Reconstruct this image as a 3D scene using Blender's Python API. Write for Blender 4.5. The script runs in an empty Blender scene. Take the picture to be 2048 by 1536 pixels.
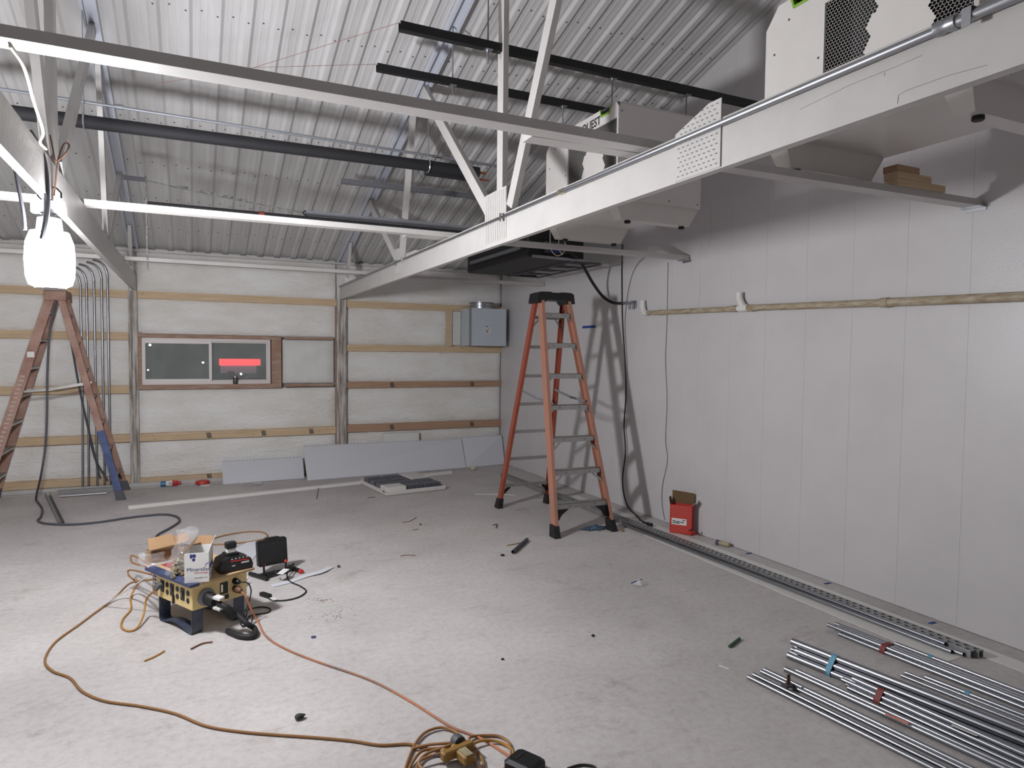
import bpy, math, random
from mathutils import Vector, Matrix
random.seed(7)
S = bpy.context.scene
COL = S.collection

# ------------------------------------------------------------------ camera
FPX = 1350.0
CAM = Vector((0.0, 0.0, 1.68))
def _unit(px, py): return Vector(((px - 1024) / FPX, (py - 768) / FPX, 1.0))
_dy = _unit(383, 701).normalized()
_dx = _unit(3750, 735); _dx = (_dx - _dx.dot(_dy) * _dy).normalized()
_dz = _dx.cross(_dy)
ROT = Matrix((_dx, _dy, _dz)).transposed()          # world -> (right, down, forward)
cam_data = bpy.data.cameras.new('camera'); cam = bpy.data.objects.new('camera', cam_data); COL.objects.link(cam)
cam_data.sensor_fit = 'HORIZONTAL'; cam_data.sensor_width = 36.0; cam_data.lens = 36.0 * FPX / 2048.0
cam_data.clip_start = 0.05; cam_data.clip_end = 200
right, up, back = ROT[0], -ROT[1], -ROT[2]
M = Matrix((right, up, back)).transposed().to_4x4(); M.translation = CAM
cam.matrix_world = M
S.camera = cam

# ------------------------------------------------------------------ world, exposure
S.view_settings.view_transform = 'Standard'; S.view_settings.look = 'None'
S.view_settings.gamma = 1.0; S.view_settings.use_curve_mapping = False
S.view_settings.exposure = -0.02
LAMP_POWER = 620.0           # radiance of the work lamp's diffuser
w = bpy.data.worlds.new('night'); S.world = w; w.use_nodes = True
w.node_tree.nodes['Background'].inputs[0].default_value = (0.010, 0.012, 0.017, 1)
w.node_tree.nodes['Background'].inputs[1].default_value = 1.0
S.cycles.use_adaptive_sampling = True; S.cycles.adaptive_threshold = 0.03
S.cycles.max_bounces = 10; S.cycles.diffuse_bounces = 6; S.cycles.glossy_bounces = 4
S.cycles.transparent_max_bounces = 16
S.cycles.sample_clamp_indirect = 6.0
S.cycles.caustics_reflective = False; S.cycles.caustics_refractive = False

# ------------------------------------------------------------------ measuring helpers (photo point -> point on a real plane)
def ray(px, py): return ROT.transposed() @ _unit(px, py)
def fz(px, py, z=0.0):
    d = ray(px, py); return CAM + d * ((z - CAM.z) / d.z)
def fx(px, py, x):
    d = ray(px, py); return CAM + d * (x / d.x)
def fy(px, py, y):
    d = ray(px, py); return CAM + d * (y / d.y)
def roof_z(y): return 2.94 + 0.297 * (9.45 - y) if y > 2.7 else 2.94 + 0.297 * (9.45 - (5.4 - y))

# ------------------------------------------------------------------ materials
def lin(r, g, b):
    f = lambda c: (c / 255.0 / 12.92) if c <= 10 else ((c / 255.0 + 0.055) / 1.055) ** 2.4
    return (f(r), f(g), f(b), 1.0)
MATS = {}
def mat(name, rgb, rough=0.6, metal=0.0, var=0.0, vscale=8.0, bump=0.0, bscale=40.0, rgb2=None, emit=0.0,
        alpha=1.0, spec=0.5, stretch=None, coat=0.0):
    if name in MATS: return MATS[name]
    m = bpy.data.materials.new(name); m.use_nodes = True; MATS[name] = m
    nt = m.node_tree; b = nt.nodes['Principled BSDF']
    b.inputs['Base Color'].default_value = lin(*rgb); b.inputs['Roughness'].default_value = rough
    b.inputs['Metallic'].default_value = metal; b.inputs['Specular IOR Level'].default_value = spec
    if coat: b.inputs['Coat Weight'].default_value = coat
    tc = None
    def coords():
        nonlocal tc
        if tc is None:
            g = nt.nodes.new('ShaderNodeNewGeometry')
            mp = nt.nodes.new('ShaderNodeMapping'); nt.links.new(g.outputs['Position'], mp.inputs['Vector'])
            if stretch: mp.inputs['Scale'].default_value = stretch
            tc = mp
        return tc.outputs['Vector']
    if var > 0 or rgb2:
        n = nt.nodes.new('ShaderNodeTexNoise'); n.inputs['Scale'].default_value = vscale; n.inputs['Detail'].default_value = 6
        n.inputs['Roughness'].default_value = 0.62
        nt.links.new(coords(), n.inputs['Vector'])
        r = nt.nodes.new('ShaderNodeValToRGB')
        c = lin(*rgb); c2 = lin(*rgb2) if rgb2 else tuple(min(1, v * (1 - var)) for v in c[:3]) + (1,)
        r.color_ramp.elements[0].position = 0.36; r.color_ramp.elements[1].position = 0.62
        r.color_ramp.elements[0].color = c2; r.color_ramp.elements[1].color = c
        nt.links.new(n.outputs['Fac'], r.inputs['Fac']); nt.links.new(r.outputs['Color'], b.inputs['Base Color'])
    if bump > 0:
        n2 = nt.nodes.new('ShaderNodeTexNoise'); n2.inputs['Scale'].default_value = bscale; n2.inputs['Detail'].default_value = 5
        nt.links.new(coords(), n2.inputs['Vector'])
        bp = nt.nodes.new('ShaderNodeBump'); bp.inputs['Strength'].default_value = bump; bp.inputs['Distance'].default_value = 0.02
        nt.links.new(n2.outputs['Fac'], bp.inputs['Height']); nt.links.new(bp.outputs['Normal'], b.inputs['Normal'])
    if emit > 0:
        b.inputs['Emission Color'].default_value = lin(*rgb); b.inputs['Emission Strength'].default_value = emit
    if alpha < 1: b.inputs['Alpha'].default_value = alpha
    return m

def floor_material():
    m = bpy.data.materials.new('concrete'); m.use_nodes = True; nt = m.node_tree; b = nt.nodes['Principled BSDF']; L = nt.links
    g = nt.nodes.new('ShaderNodeNewGeometry')
    def noise(scale, detail=6, rough=0.6, stretch=None):
        n = nt.nodes.new('ShaderNodeTexNoise'); n.inputs['Scale'].default_value = scale; n.inputs['Detail'].default_value = detail
        n.inputs['Roughness'].default_value = rough
        if stretch:
            mp = nt.nodes.new('ShaderNodeMapping'); mp.inputs['Scale'].default_value = stretch; mp.inputs['Rotation'].default_value = (0, 0, 0.45)
            L.new(g.outputs['Position'], mp.inputs['Vector']); L.new(mp.outputs['Vector'], n.inputs['Vector'])
        else: L.new(g.outputs['Position'], n.inputs['Vector'])
        return n
    def ramp(n, p0, c0, p1, c1):
        r = nt.nodes.new('ShaderNodeValToRGB'); e = r.color_ramp.elements
        e[0].position = p0; e[0].color = c0; e[1].position = p1; e[1].color = c1
        L.new(n.outputs['Fac'], r.inputs['Fac']); return r
    def mult(a, c, fac):
        x = nt.nodes.new('ShaderNodeMix'); x.data_type = 'RGBA'; x.blend_type = 'MULTIPLY'; x.inputs[0].default_value = fac
        L.new(a, x.inputs[6]); L.new(c, x.inputs[7]); return x.outputs[2]
    base = ramp(noise(0.9, 5), 0.35, lin(182, 177, 175), 0.65, lin(200, 195, 193))
    fine = ramp(noise(26, 8, 0.7), 0.38, (0.84, 0.83, 0.82, 1), 0.56, (1, 1, 1, 1))
    spots = ramp(noise(60, 4, 0.6), 0.30, (0.60, 0.56, 0.52, 1), 0.37, (1, 1, 1, 1))
    drag = ramp(noise(2.4, 10, 0.78, (1.0, 2.6, 1)), 0.36, (0.62, 0.60, 0.58, 1), 0.45, (1, 1, 1, 1))
    dirt = ramp(noise(1.3, 12, 0.82), 0.33, (0.62, 0.58, 0.55, 1), 0.43, (1, 1, 1, 1))
    c = mult(base.outputs['Color'], fine.outputs['Color'], 0.8); c = mult(c, spots.outputs['Color'], 0.55)
    c = mult(c, drag.outputs['Color'], 0.4); c = mult(c, dirt.outputs['Color'], 0.7)
    L.new(c, b.inputs['Base Color']); b.inputs['Roughness'].default_value = 0.72; b.inputs['Specular IOR Level'].default_value = 0.3
    bp = nt.nodes.new('ShaderNodeBump'); bp.inputs['Strength'].default_value = 0.12; bp.inputs['Distance'].default_value = 0.01
    L.new(noise(70, 4).outputs['Fac'], bp.inputs['Height']); L.new(bp.outputs['Normal'], b.inputs['Normal'])
    return m

# ------------------------------------------------------------------ mesh builder
class B:
    def __init__(s, xf=None): s.v = []; s.f = []; s.xf = xf
    def add(s, vs, fs):
        o = len(s.v)
        s.v += [(s.xf @ Vector(v)) if s.xf is not None else Vector(v) for v in vs]
        s.f += [tuple(i + o for i in f) for f in fs]; return s
    def box(s, lo, hi):
        x0, y0, z0 = lo; x1, y1, z1 = hi
        return s.add([(x0,y0,z0),(x1,y0,z0),(x1,y1,z0),(x0,y1,z0),(x0,y0,z1),(x1,y0,z1),(x1,y1,z1),(x0,y1,z1)],
                     [(0,3,2,1),(4,5,6,7),(0,1,5,4),(1,2,6,5),(2,3,7,6),(3,0,4,7)])
    def cbox(s, lo, hi, c):                      # box with chamfered vertical & horizontal edges
        x0, y0, z0 = lo; x1, y1, z1 = hi
        ring = lambda a0, a1, b0, b1, z: [(a0+c,b0,z),(a1-c,b0,z),(a1,b0+c,z),(a1,b1-c,z),(a1-c,b1,z),(a0+c,b1,z),(a0,b1-c,z),(a0,b0+c,z)]
        vs = ring(x0+c,x1-c,y0+c,y1-c,z0)+ring(x0,x1,y0,y1,z0+c)+ring(x0,x1,y0,y1,z1-c)+ring(x0+c,x1-c,y0+c,y1-c,z1)
        fs = [tuple(range(7,-1,-1)), tuple(range(24,32))]
        for k in range(3):
            for i in range(8): j=(i+1)%8; fs.append((k*8+i,k*8+j,k*8+8+j,k*8+8+i))
        return s.add(vs, fs)
    def bar(s, a, b, w, h, upv=(0,0,1)):         # rectangular bar a->b, w across, h along up
        a = Vector(a); b = Vector(b); d = (b-a).normalized(); u = Vector(upv)
        side = d.cross(u)
        if side.length < 1e-4: side = d.cross(Vector((1,0,0)))
        side.normalize(); u = side.cross(d).normalized()
        o = [(-w/2,-h/2),(w/2,-h/2),(w/2,h/2),(-w/2,h/2)]
        vs = [p+side*x+u*y for p in (a,b) for x,y in o]
        return s.add(vs, [(3,2,1,0),(4,5,6,7),(0,1,5,4),(1,2,6,5),(2,3,7,6),(3,0,4,7)])
    def profile(s, a, b, pts, upv=(0,0,1), closed=True, cap=True):   # sweep 2D profile (side, up) a->b
        a = Vector(a); b = Vector(b); d = (b-a).normalized(); side = d.cross(Vector(upv)).normalized(); u = side.cross(d)
        n = len(pts); vs = [p+side*x+u*y for p in (a,b) for x,y in pts]
        fs = [(i,(i+1)%n,n+(i+1)%n,n+i) for i in range(n if closed else n-1)]
        if cap and closed: fs += [tuple(range(n-1,-1,-1)), tuple(range(n,2*n))]
        return s.add(vs, fs)
    def tube(s, pts, r, n=8, caps=True, rs=None):
        pts = [Vector(p) for p in pts]; vs = []; fs = []
        t0 = (pts[1]-pts[0]).normalized(); ref = Vector((0,0,1)) if abs(t0.z) < 0.9 else Vector((1,0,0))
        u = t0.cross(ref).normalized()
        for i, p in enumerate(pts):
            t = (pts[min(i+1,len(pts)-1)]-pts[max(i-1,0)])
            t = t.normalized() if t.length > 1e-9 else t0
            u = (u - t*u.dot(t)); u = u.normalized() if u.length > 1e-6 else t.cross(ref).normalized()
            w_ = t.cross(u); rr = rs[i] if rs else r
            vs += [p + (u*math.cos(2*math.pi*k/n) + w_*math.sin(2*math.pi*k/n))*rr for k in range(n)]
        for i in range(len(pts)-1):
            for k in range(n): fs.append((i*n+k, i*n+(k+1)%n, (i+1)*n+(k+1)%n, (i+1)*n+k))
        if caps: fs += [tuple(range(n-1,-1,-1)), tuple(range((len(pts)-1)*n, len(pts)*n))]
        return s.add(vs, fs)
    def hollow(s, a, b, r, wall=0.0016, n=14):   # open pipe with wall
        a = Vector(a); b = Vector(b); d = (b-a).normalized(); ref = Vector((0,0,1)) if abs(d.z) < .9 else Vector((1,0,0))
        u = d.cross(ref).normalized(); w_ = d.cross(u); ri = r-wall; vs = []
        for p, rr in ((a,r),(b,r),(b,ri),(a,ri)):
            vs += [p+(u*math.cos(2*math.pi*k/n)+w_*math.sin(2*math.pi*k/n))*rr for k in range(n)]
        fs = []
        for q in range(4):
            for k in range(n): fs.append((q*n+k, q*n+(k+1)%n, ((q+1)%4)*n+(k+1)%n, ((q+1)%4)*n+k))
        return s.add(vs, fs)
    def lathe(s, c, prof, n=16, axis='Z'):       # prof: (r, h) list
        c = Vector(c); vs = []; fs = []
        for r, h in prof:
            for k in range(n):
                a = 2*math.pi*k/n; x, y = r*math.cos(a), r*math.sin(a)
                vs.append(c + (Vector((x,y,h)) if axis == 'Z' else Vector((h,x,y)) if axis == 'X' else Vector((x,h,y))))
        for i in range(len(prof)-1):
            for k in range(n): fs.append((i*n+k, i*n+(k+1)%n, (i+1)*n+(k+1)%n, (i+1)*n+k))
        fs += [tuple(range(n-1,-1,-1)), tuple(range((len(prof)-1)*n, len(prof)*n))]
        return s.add(vs, fs)
    def prism(s, poly, axis, lo, hi):            # extrude polygon along axis ('X': poly=(y,z), 'Y': (x,z), 'Z': (x,y))
        def P(p, t): return (t,p[0],p[1]) if axis == 'X' else (p[0],t,p[1]) if axis == 'Y' else (p[0],p[1],t)
        n = len(poly); vs = [P(p,lo) for p in poly]+[P(p,hi) for p in poly]
        return s.add(vs, [tuple(range(n-1,-1,-1)), tuple(range(n,2*n))]+[(i,(i+1)%n,n+(i+1)%n,n+i) for i in range(n)])
    def sphere(s, c, r, n=10, sc=(1,1,1)):
        c = Vector(c); vs = []; fs = []; m = max(4, n//2)
        for i in range(m+1):
            th = math.pi*i/m
            for k in range(n):
                a = 2*math.pi*k/n
                vs.append(c+Vector((math.sin(th)*math.cos(a)*r*sc[0], math.sin(th)*math.sin(a)*r*sc[1], math.cos(th)*r*sc[2])))
        for i in range(m):
            for k in range(n): fs.append((i*n+k,(i+1)*n+k,(i+1)*n+(k+1)%n,i*n+(k+1)%n))
        return s.add(vs, fs)
    def build(s, name, m, parent=None, smooth=False, kind=None, label=None):
        me = bpy.data.meshes.new(name); o = bpy.data.objects.new(name, me); COL.objects.link(o)
        if parent is not None:

            base = Vector(BASE[parent.name]); o.parent = parent
        else:
            xs = [v.x for v in s.v]; ys = [v.y for v in s.v]; zs = [v.z for v in s.v]
            base = Vector(((min(xs)+max(xs))/2, (min(ys)+max(ys))/2, min(zs))); o.location = base
        BASE[o.name] = tuple(base)
        me.from_pydata([tuple(v-base) for v in s.v], [], s.f)
        import bmesh
        bm = bmesh.new(); bm.from_mesh(me); bmesh.ops.recalc_face_normals(bm, faces=bm.faces); bm.to_mesh(me); bm.free()
        if smooth:
            for p in me.polygons: p.use_smooth = True
            try: me.set_sharp_from_angle(angle=math.radians(42))
            except Exception: pass
        me.materials.append(m if not isinstance(m, str) else MATS[m])
        if kind: o['kind'] = kind
        if label: o['label'] = label
        return o
BASE = {}
def tag(o, label, cat, group=None):
    o['label'] = label; o['category'] = cat
    if group: o['group'] = group
    return o
def thing(name, label, cat, loc, group=None):
    o = bpy.data.objects.new(name, None); COL.objects.link(o); o.location = loc; o.empty_display_size = 0.1
    BASE[o.name] = tuple(loc); return tag(o, label, cat, group)
def smooth_path(pts, k=8):                        # Catmull-Rom
    P = [Vector(p) for p in pts]; P = [P[0]*2-P[1]]+P+[P[-1]*2-P[-2]]; out = []
    for i in range(1, len(P)-2):
        a,b,c,d = P[i-1:i+3]
        for j in range(k):
            t = j/k
            out.append(0.5*((2*b)+(c-a)*t+(2*a-5*b+4*c-d)*t*t+(3*b-a-3*c+d)*t**3))
    out.append(P[-2]); return out
def floor_path(px, z, k=8): return smooth_path([fz(p[0],p[1],z if len(p) < 3 else p[2]) for p in px], k)
def text_b(body, size, origin, xdir, ydir, b=None, thick=0.0, align='LEFT'):
    cu = bpy.data.curves.new('t','FONT'); cu.body = body; cu.offset = thick; cu.size = size; cu.align_x = align; cu.resolution_u = 3
    o = bpy.data.objects.new('t', cu); COL.objects.link(o)
    dg = bpy.context.evaluated_depsgraph_get(); me = bpy.data.meshes.new_from_object(o.evaluated_get(dg))
    b = b or B(); xd = Vector(xdir).normalized(); yd = Vector(ydir).normalized(); og = Vector(origin)
    b.add([og+xd*v.co.x+yd*v.co.y for v in me.vertices], [tuple(p.vertices) for p in me.polygons])
    bpy.data.objects.remove(o); bpy.data.curves.remove(cu); bpy.data.meshes.remove(me); return b

# palette
mat('white_paint', (186,183,180), 0.42, var=0.07, vscale=6, bump=0.06, bscale=30)
mat('wall_plain', (226,225,224), 0.7)
mat('wall_panel', (196,193,194), 0.38, var=0.05, vscale=2.2, bump=0.05, bscale=60)
mat('foam', (230,229,227), 0.9, rgb2=(218,215,209), vscale=2.6, bump=0.9, bscale=22, stretch=(0.6,1,1.6))
mat('foam_board', (212,213,209), 0.8, var=0.08, vscale=4)
mat('lumber', (204,181,150), 0.75, rgb2=(188,162,129), vscale=5, bump=0.05, stretch=(0.5,6,14))
mat('lumber_brown', (174,142,116), 0.75, rgb2=(158,126,102), vscale=5, stretch=(0.5,6,14))
mat('lumber_red', (146,112,94), 0.8, rgb2=(166,142,126), vscale=6, stretch=(1,6,6))
mat('post_wood', (200,195,188), 0.8, rgb2=(116,106,98), vscale=3.2, stretch=(9,3,0.8))
mat('roof_metal', (192,191,191), 0.5, rgb2=(178,176,175), vscale=1.6, stretch=(6,0.5,0.5), spec=0.4)
mat('trim_metal', (186,190,200), 0.45)
mat('screw_dark', (90,88,86), 0.5, metal=0.6)
mat('black_strut', (14,14,17), 0.55, bump=0.05)
mat('grey_strut', (128,130,136), 0.45, metal=0.2, var=0.1)
mat('galv', (176,178,182), 0.32, metal=0.9, var=0.12, vscale=14)
mat('emt', (158,160,165), 0.33, metal=1.0, var=0.05, vscale=20)
mat('strut_galv', (158,158,158), 0.45, metal=0.6, var=0.15, vscale=10)
mat('black_foam', (22,22,26), 0.8, bump=0.1)
mat('black_plastic', (20,20,22), 0.45)
mat('black_rubber', (26,25,27), 0.65)
mat('ac_black', (24,23,26), 0.6)
mat('dehum_white', (206,202,198), 0.38, var=0.03)
mat('dehum_dark', (14,13,13), 0.8)
mat('lime', (128,170,62), 0.5)
mat('fibre_rear', (150,76,57), 0.5, rgb2=(140,66,50), vscale=5)
mat('fibre_orange', (172,118,97), 0.55, rgb2=(158,116,100), vscale=5, bump=0.05)
mat('fibre_old', (170,138,124), 0.7, rgb2=(142,106,92), vscale=6)
mat('alu', (176,174,172), 0.36, metal=0.85, var=0.12, vscale=12)
mat('blue_tape', (38,62,134), 0.7)
mat('faded_blue', (84,98,142), 0.7, rgb2=(66,78,116), vscale=9)
mat('sky_tape', (92,148,172), 0.55)
mat('red_tape', (120,46,38), 0.6)
mat('pvc_white', (214,212,208), 0.4)
mat('pvc_dirty', (176,166,146), 0.6, rgb2=(142,124,96), vscale=7, stretch=(3,1.5,8))
mat('steel_blue', (184,192,200), 0.5, metal=0.0, var=0.05)
mat('paper_white', (216,214,212), 0.7)
mat('sheet_white', (204,205,211), 0.5)
mat('print_dark', (40,38,44), 0.7)
mat('print_blue', (40,52,110), 0.6)
mat('print_red', (176,50,46), 0.6)
mat('cardboard', (150,118,86), 0.85, var=0.1)
mat('cardboard_dark', (104,80,54), 0.85, var=0.1)
mat('box_red', (178,42,36), 0.55)
mat('box_pink', (222,140,124), 0.6)
mat('yellow_box', (232,209,150), 0.55, rgb2=(212,186,128), vscale=9, bump=0.03)
mat('blue_paint', (66,76,108), 0.5, rgb2=(40,48,84), vscale=12)
mat('blue_steel', (52,62,84), 0.5, rgb2=(86,90,98), vscale=7, metal=0.2)
mat('ply', (188,158,118), 0.7, var=0.15, vscale=14)
mat('sticker_red', (140,44,40), 0.6)
mat('cord_tan', (146,104,60), 0.55, var=0.1)
mat('cord_orange', (194,120,78), 0.5, rgb2=(122,98,88), vscale=1.8)
mat('cord_yellow', (172,126,60), 0.5)
mat('crack_grey', (120,117,114), 0.8)
mat('cord_grey', (74,74,80), 0.6)
mat('cord_white', (222,216,198), 0.5)
mat('wire_brown', (110,74,56), 0.6)
mat('copper', (176,104,72), 0.35, metal=0.9)
mat('brass', (206,184,130), 0.22, metal=1.0, rgb2=(206,208,210), vscale=30)
mat('red_plastic', (190,50,44), 0.45)
mat('green_plastic', (36,84,52), 0.5)
mat('cloth_blue', (84,108,128), 0.9, rgb2=(58,74,92), vscale=18)
mat('comb_grey', (104,104,110), 0.6)
mat('tool_yellow', (138,104,48), 0.5)
mat('vinyl', (214,206,204), 0.45)
mat('asphalt', (30,30,32), 0.9)

# =================================================================== THE SHELL
XR, YB, XL, YF, YRIDGE = 4.30, 9.45, -5.0, -4.05, 2.7
def structure(o): o['kind'] = 'structure'; return o
# floor
structure(B().box((XL-.1, YF-.1, -.12), (XR+.1, YB+.16, 0)).build('floor', floor_material()))
# right gable wall: backing + tongue-and-groove panels 0.406 m wide
def gable_poly(off): return [(YF,0),(YB+.1,0),(YB+.1,roof_z(YB+.1)+off),(YRIDGE,roof_z(YRIDGE)+off),(YF,roof_z(YF)+off)]
wr = structure(B().prism(gable_poly(.03), 'X', XR+.014, XR+.1).build('wall_right', 'wall_panel'))
y = YB
while y > YF+.05:
    y0 = max(y-.406, YF); g = .0005
    b = B()
    for (a, c, x0) in ((y0+g, y-g, XR),):
        top0, top1 = roof_z(a)+.02, roof_z(c)+.02
        b.prism([(a,0.004),(c,0.004),(c,top1),(a,top0)], 'X', x0, XR+.0138)
    b.build('wall_panel', 'wall_panel', wr)
    y -= .406
# far left and rear walls (out of view; they close the room and bounce the light)
structure(B().prism(gable_poly(.03), 'X', XL-.1, XL).build('wall_left', 'wall_plain'))
structure(B().box((XL, YF-.1, 0), (XR, YF, roof_z(YF)+.03)).build('wall_front', 'wall_plain'))
# back wall: sheathing with window hole
WX0, WX1, WZ0, WZ1 = -.585, .945, 1.25, 1.835
b = B(); ytop = roof_z(YB)+.03
b.box((XL,9.56,0),(WX0,9.62,ytop)); b.box((WX1,9.56,0),(XR+.1,9.62,ytop)); b.box((WX0,9.56,0),(WX1,9.62,WZ0)); b.box((WX0,9.56,WZ1),(WX1,9.62,ytop))
wb = structure(b.build('wall_back', 'foam'))
def foam(x0, x1, z0, z1, amp=.008, nx=None, nz=None, mt='foam'):
    nx = nx or max(6, int((x1-x0)/.06)); nz = nz or max(5, int((z1-z0)/.05)); vs = []; fs = []
    ph = random.random()*9
    for j in range(nz+1):
        for i in range(nx+1):
            u, v = i/nx, j/nz; x = x0+(x1-x0)*u; z = z0+(z1-z0)*v
            e = min(1, min(u*(x1-x0), (1-u)*(x1-x0), v*(z1-z0), (1-v)*(z1-z0))/.06)
            yy = 9.475 + .022*(1-e)**2 + amp*(math.sin(x*7+ph)*math.sin(z*11+ph*2)*.5+math.sin(x*19+z*13+ph)*.25+random.uniform(-.3,.3))
            if z0 < .7 and .35 < v < .5: yy += .006*math.sin(x*5+ph)
            vs.append((x, yy, z))
    for j in range(nz):
        for i in range(nx): a = j*(nx+1)+i; fs.append((a,a+1,a+nx+2,a+nx+1))
    n = len(vs); vs += [(x0,9.56,z0),(x1,9.56,z0),(x1,9.56,z1),(x0,9.56,z1)]
    B().add(vs, fs).build('foam_panel', mt, wb, smooth=True)
P1, P2 = (-.69,-.59), (1.80,1.93)
def girt(x0, x1, z0, z1, m='lumber', y0=9.425):
    o = B().box((x0,y0,z0),(x1,9.50,z1)).build('girt', m, wb); return o
def bay(x0, x1, gs, m):
    zs = []
    for z0, z1 in gs: girt(x0, x1, z0, z1, m[len(zs) % len(m)]); zs.append((z0,z1))
    edges = [0.0]+[v for g in sorted(zs) for v in g]+[roof_z(YB)]
    for k in range(0, len(edges), 2):
        if edges[k+1]-edges[k] > .05: yield edges[k], edges[k+1]
for z0, z1 in bay(XL, P1[0], [(2.31,2.40),(1.80,1.895),(1.15,1.245),(.555,.65),(.05,.14)], ['lumber']): foam(XL, P1[0], z0, z1, nx=60)
for z0, z1 in bay(P1[1], P2[0], [(2.31,2.40),(.555,.65),(.045,.095)], ['lumber']):
    if z0 > .6 and z1 < 2.4:
        foam(P1[1], P2[0], z0, 1.19); foam(P1[1], P2[0], 1.885, z1); foam(1.095, 1.775, 1.255, 1.835, amp=.002, mt='foam_board')
    else: foam(P1[1], P2[0], z0, z1)
for z0, z1 in bay(P2[1], XR, [(2.30,2.39),(1.695,1.785),(1.18,1.265),(.565,.665),(.045,.13)], ['lumber','lumber','lumber_brown','lumber_brown','lumber']): foam(P2[1], XR, z0, z1)
# grade stamps and knots on the girts
sb = B()
for x, z in ((.82,.60),(.16,.60),(2.55,.615),(3.78,.615),(2.55,1.222),(3.78,1.222),(.16,.07),(1.43,.60)):
    for k in range(4): sb.add([(x+k*.014,9.4235,z+.035),(x+k*.014+.008,9.4235,z+.035),(x+k*.014+.022,9.4235,z-.035),(x+k*.014+.012,9.4235,z-.035)],[(0,1,2,3)])
sb.build('grade_stamp', 'print_dark', wb, kind='stuff')
kb = B()
for k in range(34):
    z = random.choice([2.355,2.345,1.74,1.85,1.2,.6,.61]); x = random.uniform(-2,4.2)
    if (z in (1.74,) and x < P2[1]) or (z in (1.85,1.2) and x > P1[0]-.1 and not (z == 1.2 and x > 2)): continue
    if P1[0]-.05 < x < P1[1]+.05 or P2[0]-.05 < x < P2[1]+.05: continue
    kb.lathe((x,9.4238,z+random.uniform(-.025,.025)), [(.0075,0),(.007,.0006)], 8, 'Y')
kb.build('knot', 'lumber_red', wb, kind='stuff')
# posts of three plies
for (a, c) in (P1, P2):
    w3 = (c-a)/3
    for k in range(3):
        B().box((a+k*w3+.001, 9.395+(.012 if k == 1 else 0), 0), (a+(k+1)*w3-.001, 9.52, 2.40)).build('post_ply', 'post_wood', wb)
B().box((P2[0]-.012,9.405,.25),(P2[0],9.47,2.3)).build('post_strip','lumber_red',wb)
B().box((P1[1],9.405,1.20),(P1[1]+.035,9.47,1.90)).build('post_strip','lumber_red',wb)
# window framing lumber
for lo, hi, n in (((WX0,9.41,WZ1),(1.07,9.56,WZ1+.045),'header'),((WX0,9.41,WZ0-.055),(1.07,9.56,WZ0),'sill_board'),
                  ((WX1+.01,9.40,WZ0-.05),(1.075,9.56,WZ1+.04),'jamb_stud'),((1.12,9.43,1.842),(1.76,9.5,1.875),'foam_batten'),((1.12,9.43,1.21),(1.76,9.5,1.245),'foam_batten')):
    B().box(lo, hi).build(n, 'lumber_red', wb)
structure(B().box((XL,9.385,0),(.345,9.40,.05)).box((XL,9.30,0),(.345,9.40,.006)).build('baseboard_back','white_paint'))
# eave closure trim under the corrugated roof
structure(B().box((XL,9.40,2.875),(XR,9.47,2.905)).build('trim_1','white_paint'))

# window: sliding vinyl
win = structure(B().box((WX0,9.47,WZ0),(WX1,9.56,WZ0+.035)).box((WX0,9.47,WZ1-.035),(WX1,9.56,WZ1)).box((WX0,9.47,WZ0+.035),(WX0+.035,9.56,WZ1-.035)).box((WX1-.03,9.47,WZ0+.035),(WX1,9.56,WZ1-.035)).build('window_1','vinyl'))
def glass():
    m = bpy.data.materials.new('hazed_glass'); m.use_nodes = True; nt = m.node_tree; nt.nodes.remove(nt.nodes['Principled BSDF'])
    out = nt.nodes['Material Output']; tr = nt.nodes.new('ShaderNodeBsdfTransparent'); tr.inputs[0].default_value = (.82,.86,.86,1)
    gl = nt.nodes.new('ShaderNodeBsdfGlossy'); gl.inputs['Roughness'].default_value = .03
    df = nt.nodes.new('ShaderNodeBsdfDiffuse'); df.inputs[0].default_value = lin(176,180,176)  # pale diffuse share puts haze and glare into the panes, plus their fogging
    n = nt.nodes.new('ShaderNodeTexNoise'); n.inputs['Scale'].default_value = 5; n.inputs['Detail'].default_value = 6
    g = nt.nodes.new('ShaderNodeNewGeometry'); nt.links.new(g.outputs['Position'], n.inputs['Vector'])
    mr = nt.nodes.new('ShaderNodeMapRange'); mr.inputs[1].default_value = .35; mr.inputs[2].default_value = .75; mr.inputs[3].default_value = .28; mr.inputs[4].default_value = .44
    nt.links.new(n.outputs['Fac'], mr.inputs[0])
    a = nt.nodes.new('ShaderNodeMixShader'); nt.links.new(mr.outputs[0], a.inputs[0]); nt.links.new(tr.outputs[0], a.inputs[1]); nt.links.new(df.outputs[0], a.inputs[2])
    f = nt.nodes.new('ShaderNodeFresnel'); f.inputs[0].default_value = 1.5
    c = nt.nodes.new('ShaderNodeMixShader'); nt.links.new(f.outputs[0], c.inputs[0]); nt.links.new(a.outputs[0], c.inputs[1]); nt.links.new(gl.outputs[0], c.inputs[2])
    nt.links.new(c.outputs[0], out.inputs[0]); return m
GL = glass()
def sash(x0, x1, y, fr):
    z0, z1 = WZ0+.035, WZ1-.035
    o = B().box((x0,y,z0),(x1,y+.03,z0+fr)).box((x0,y,z1-fr),(x1,y+.03,z1)).box((x0,y,z0+fr),(x0+fr,y+.03,z1-fr)).box((x1-fr,y,z0+fr),(x1,y+.03,z1-fr)).build('sash','vinyl',win)
    B().box((x0+fr,y+.012,z0+fr),(x1-fr,y+.016,z1-fr)).build('pane', GL, o)
sash(WX0+.035, .235, 9.475, .034); sash(.205, WX1-.03, 9.515, .018)
B().box((.16,9.465,WZ0+.035),(.19,9.475,WZ0+.055)).build('latch','vinyl',win)
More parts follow.
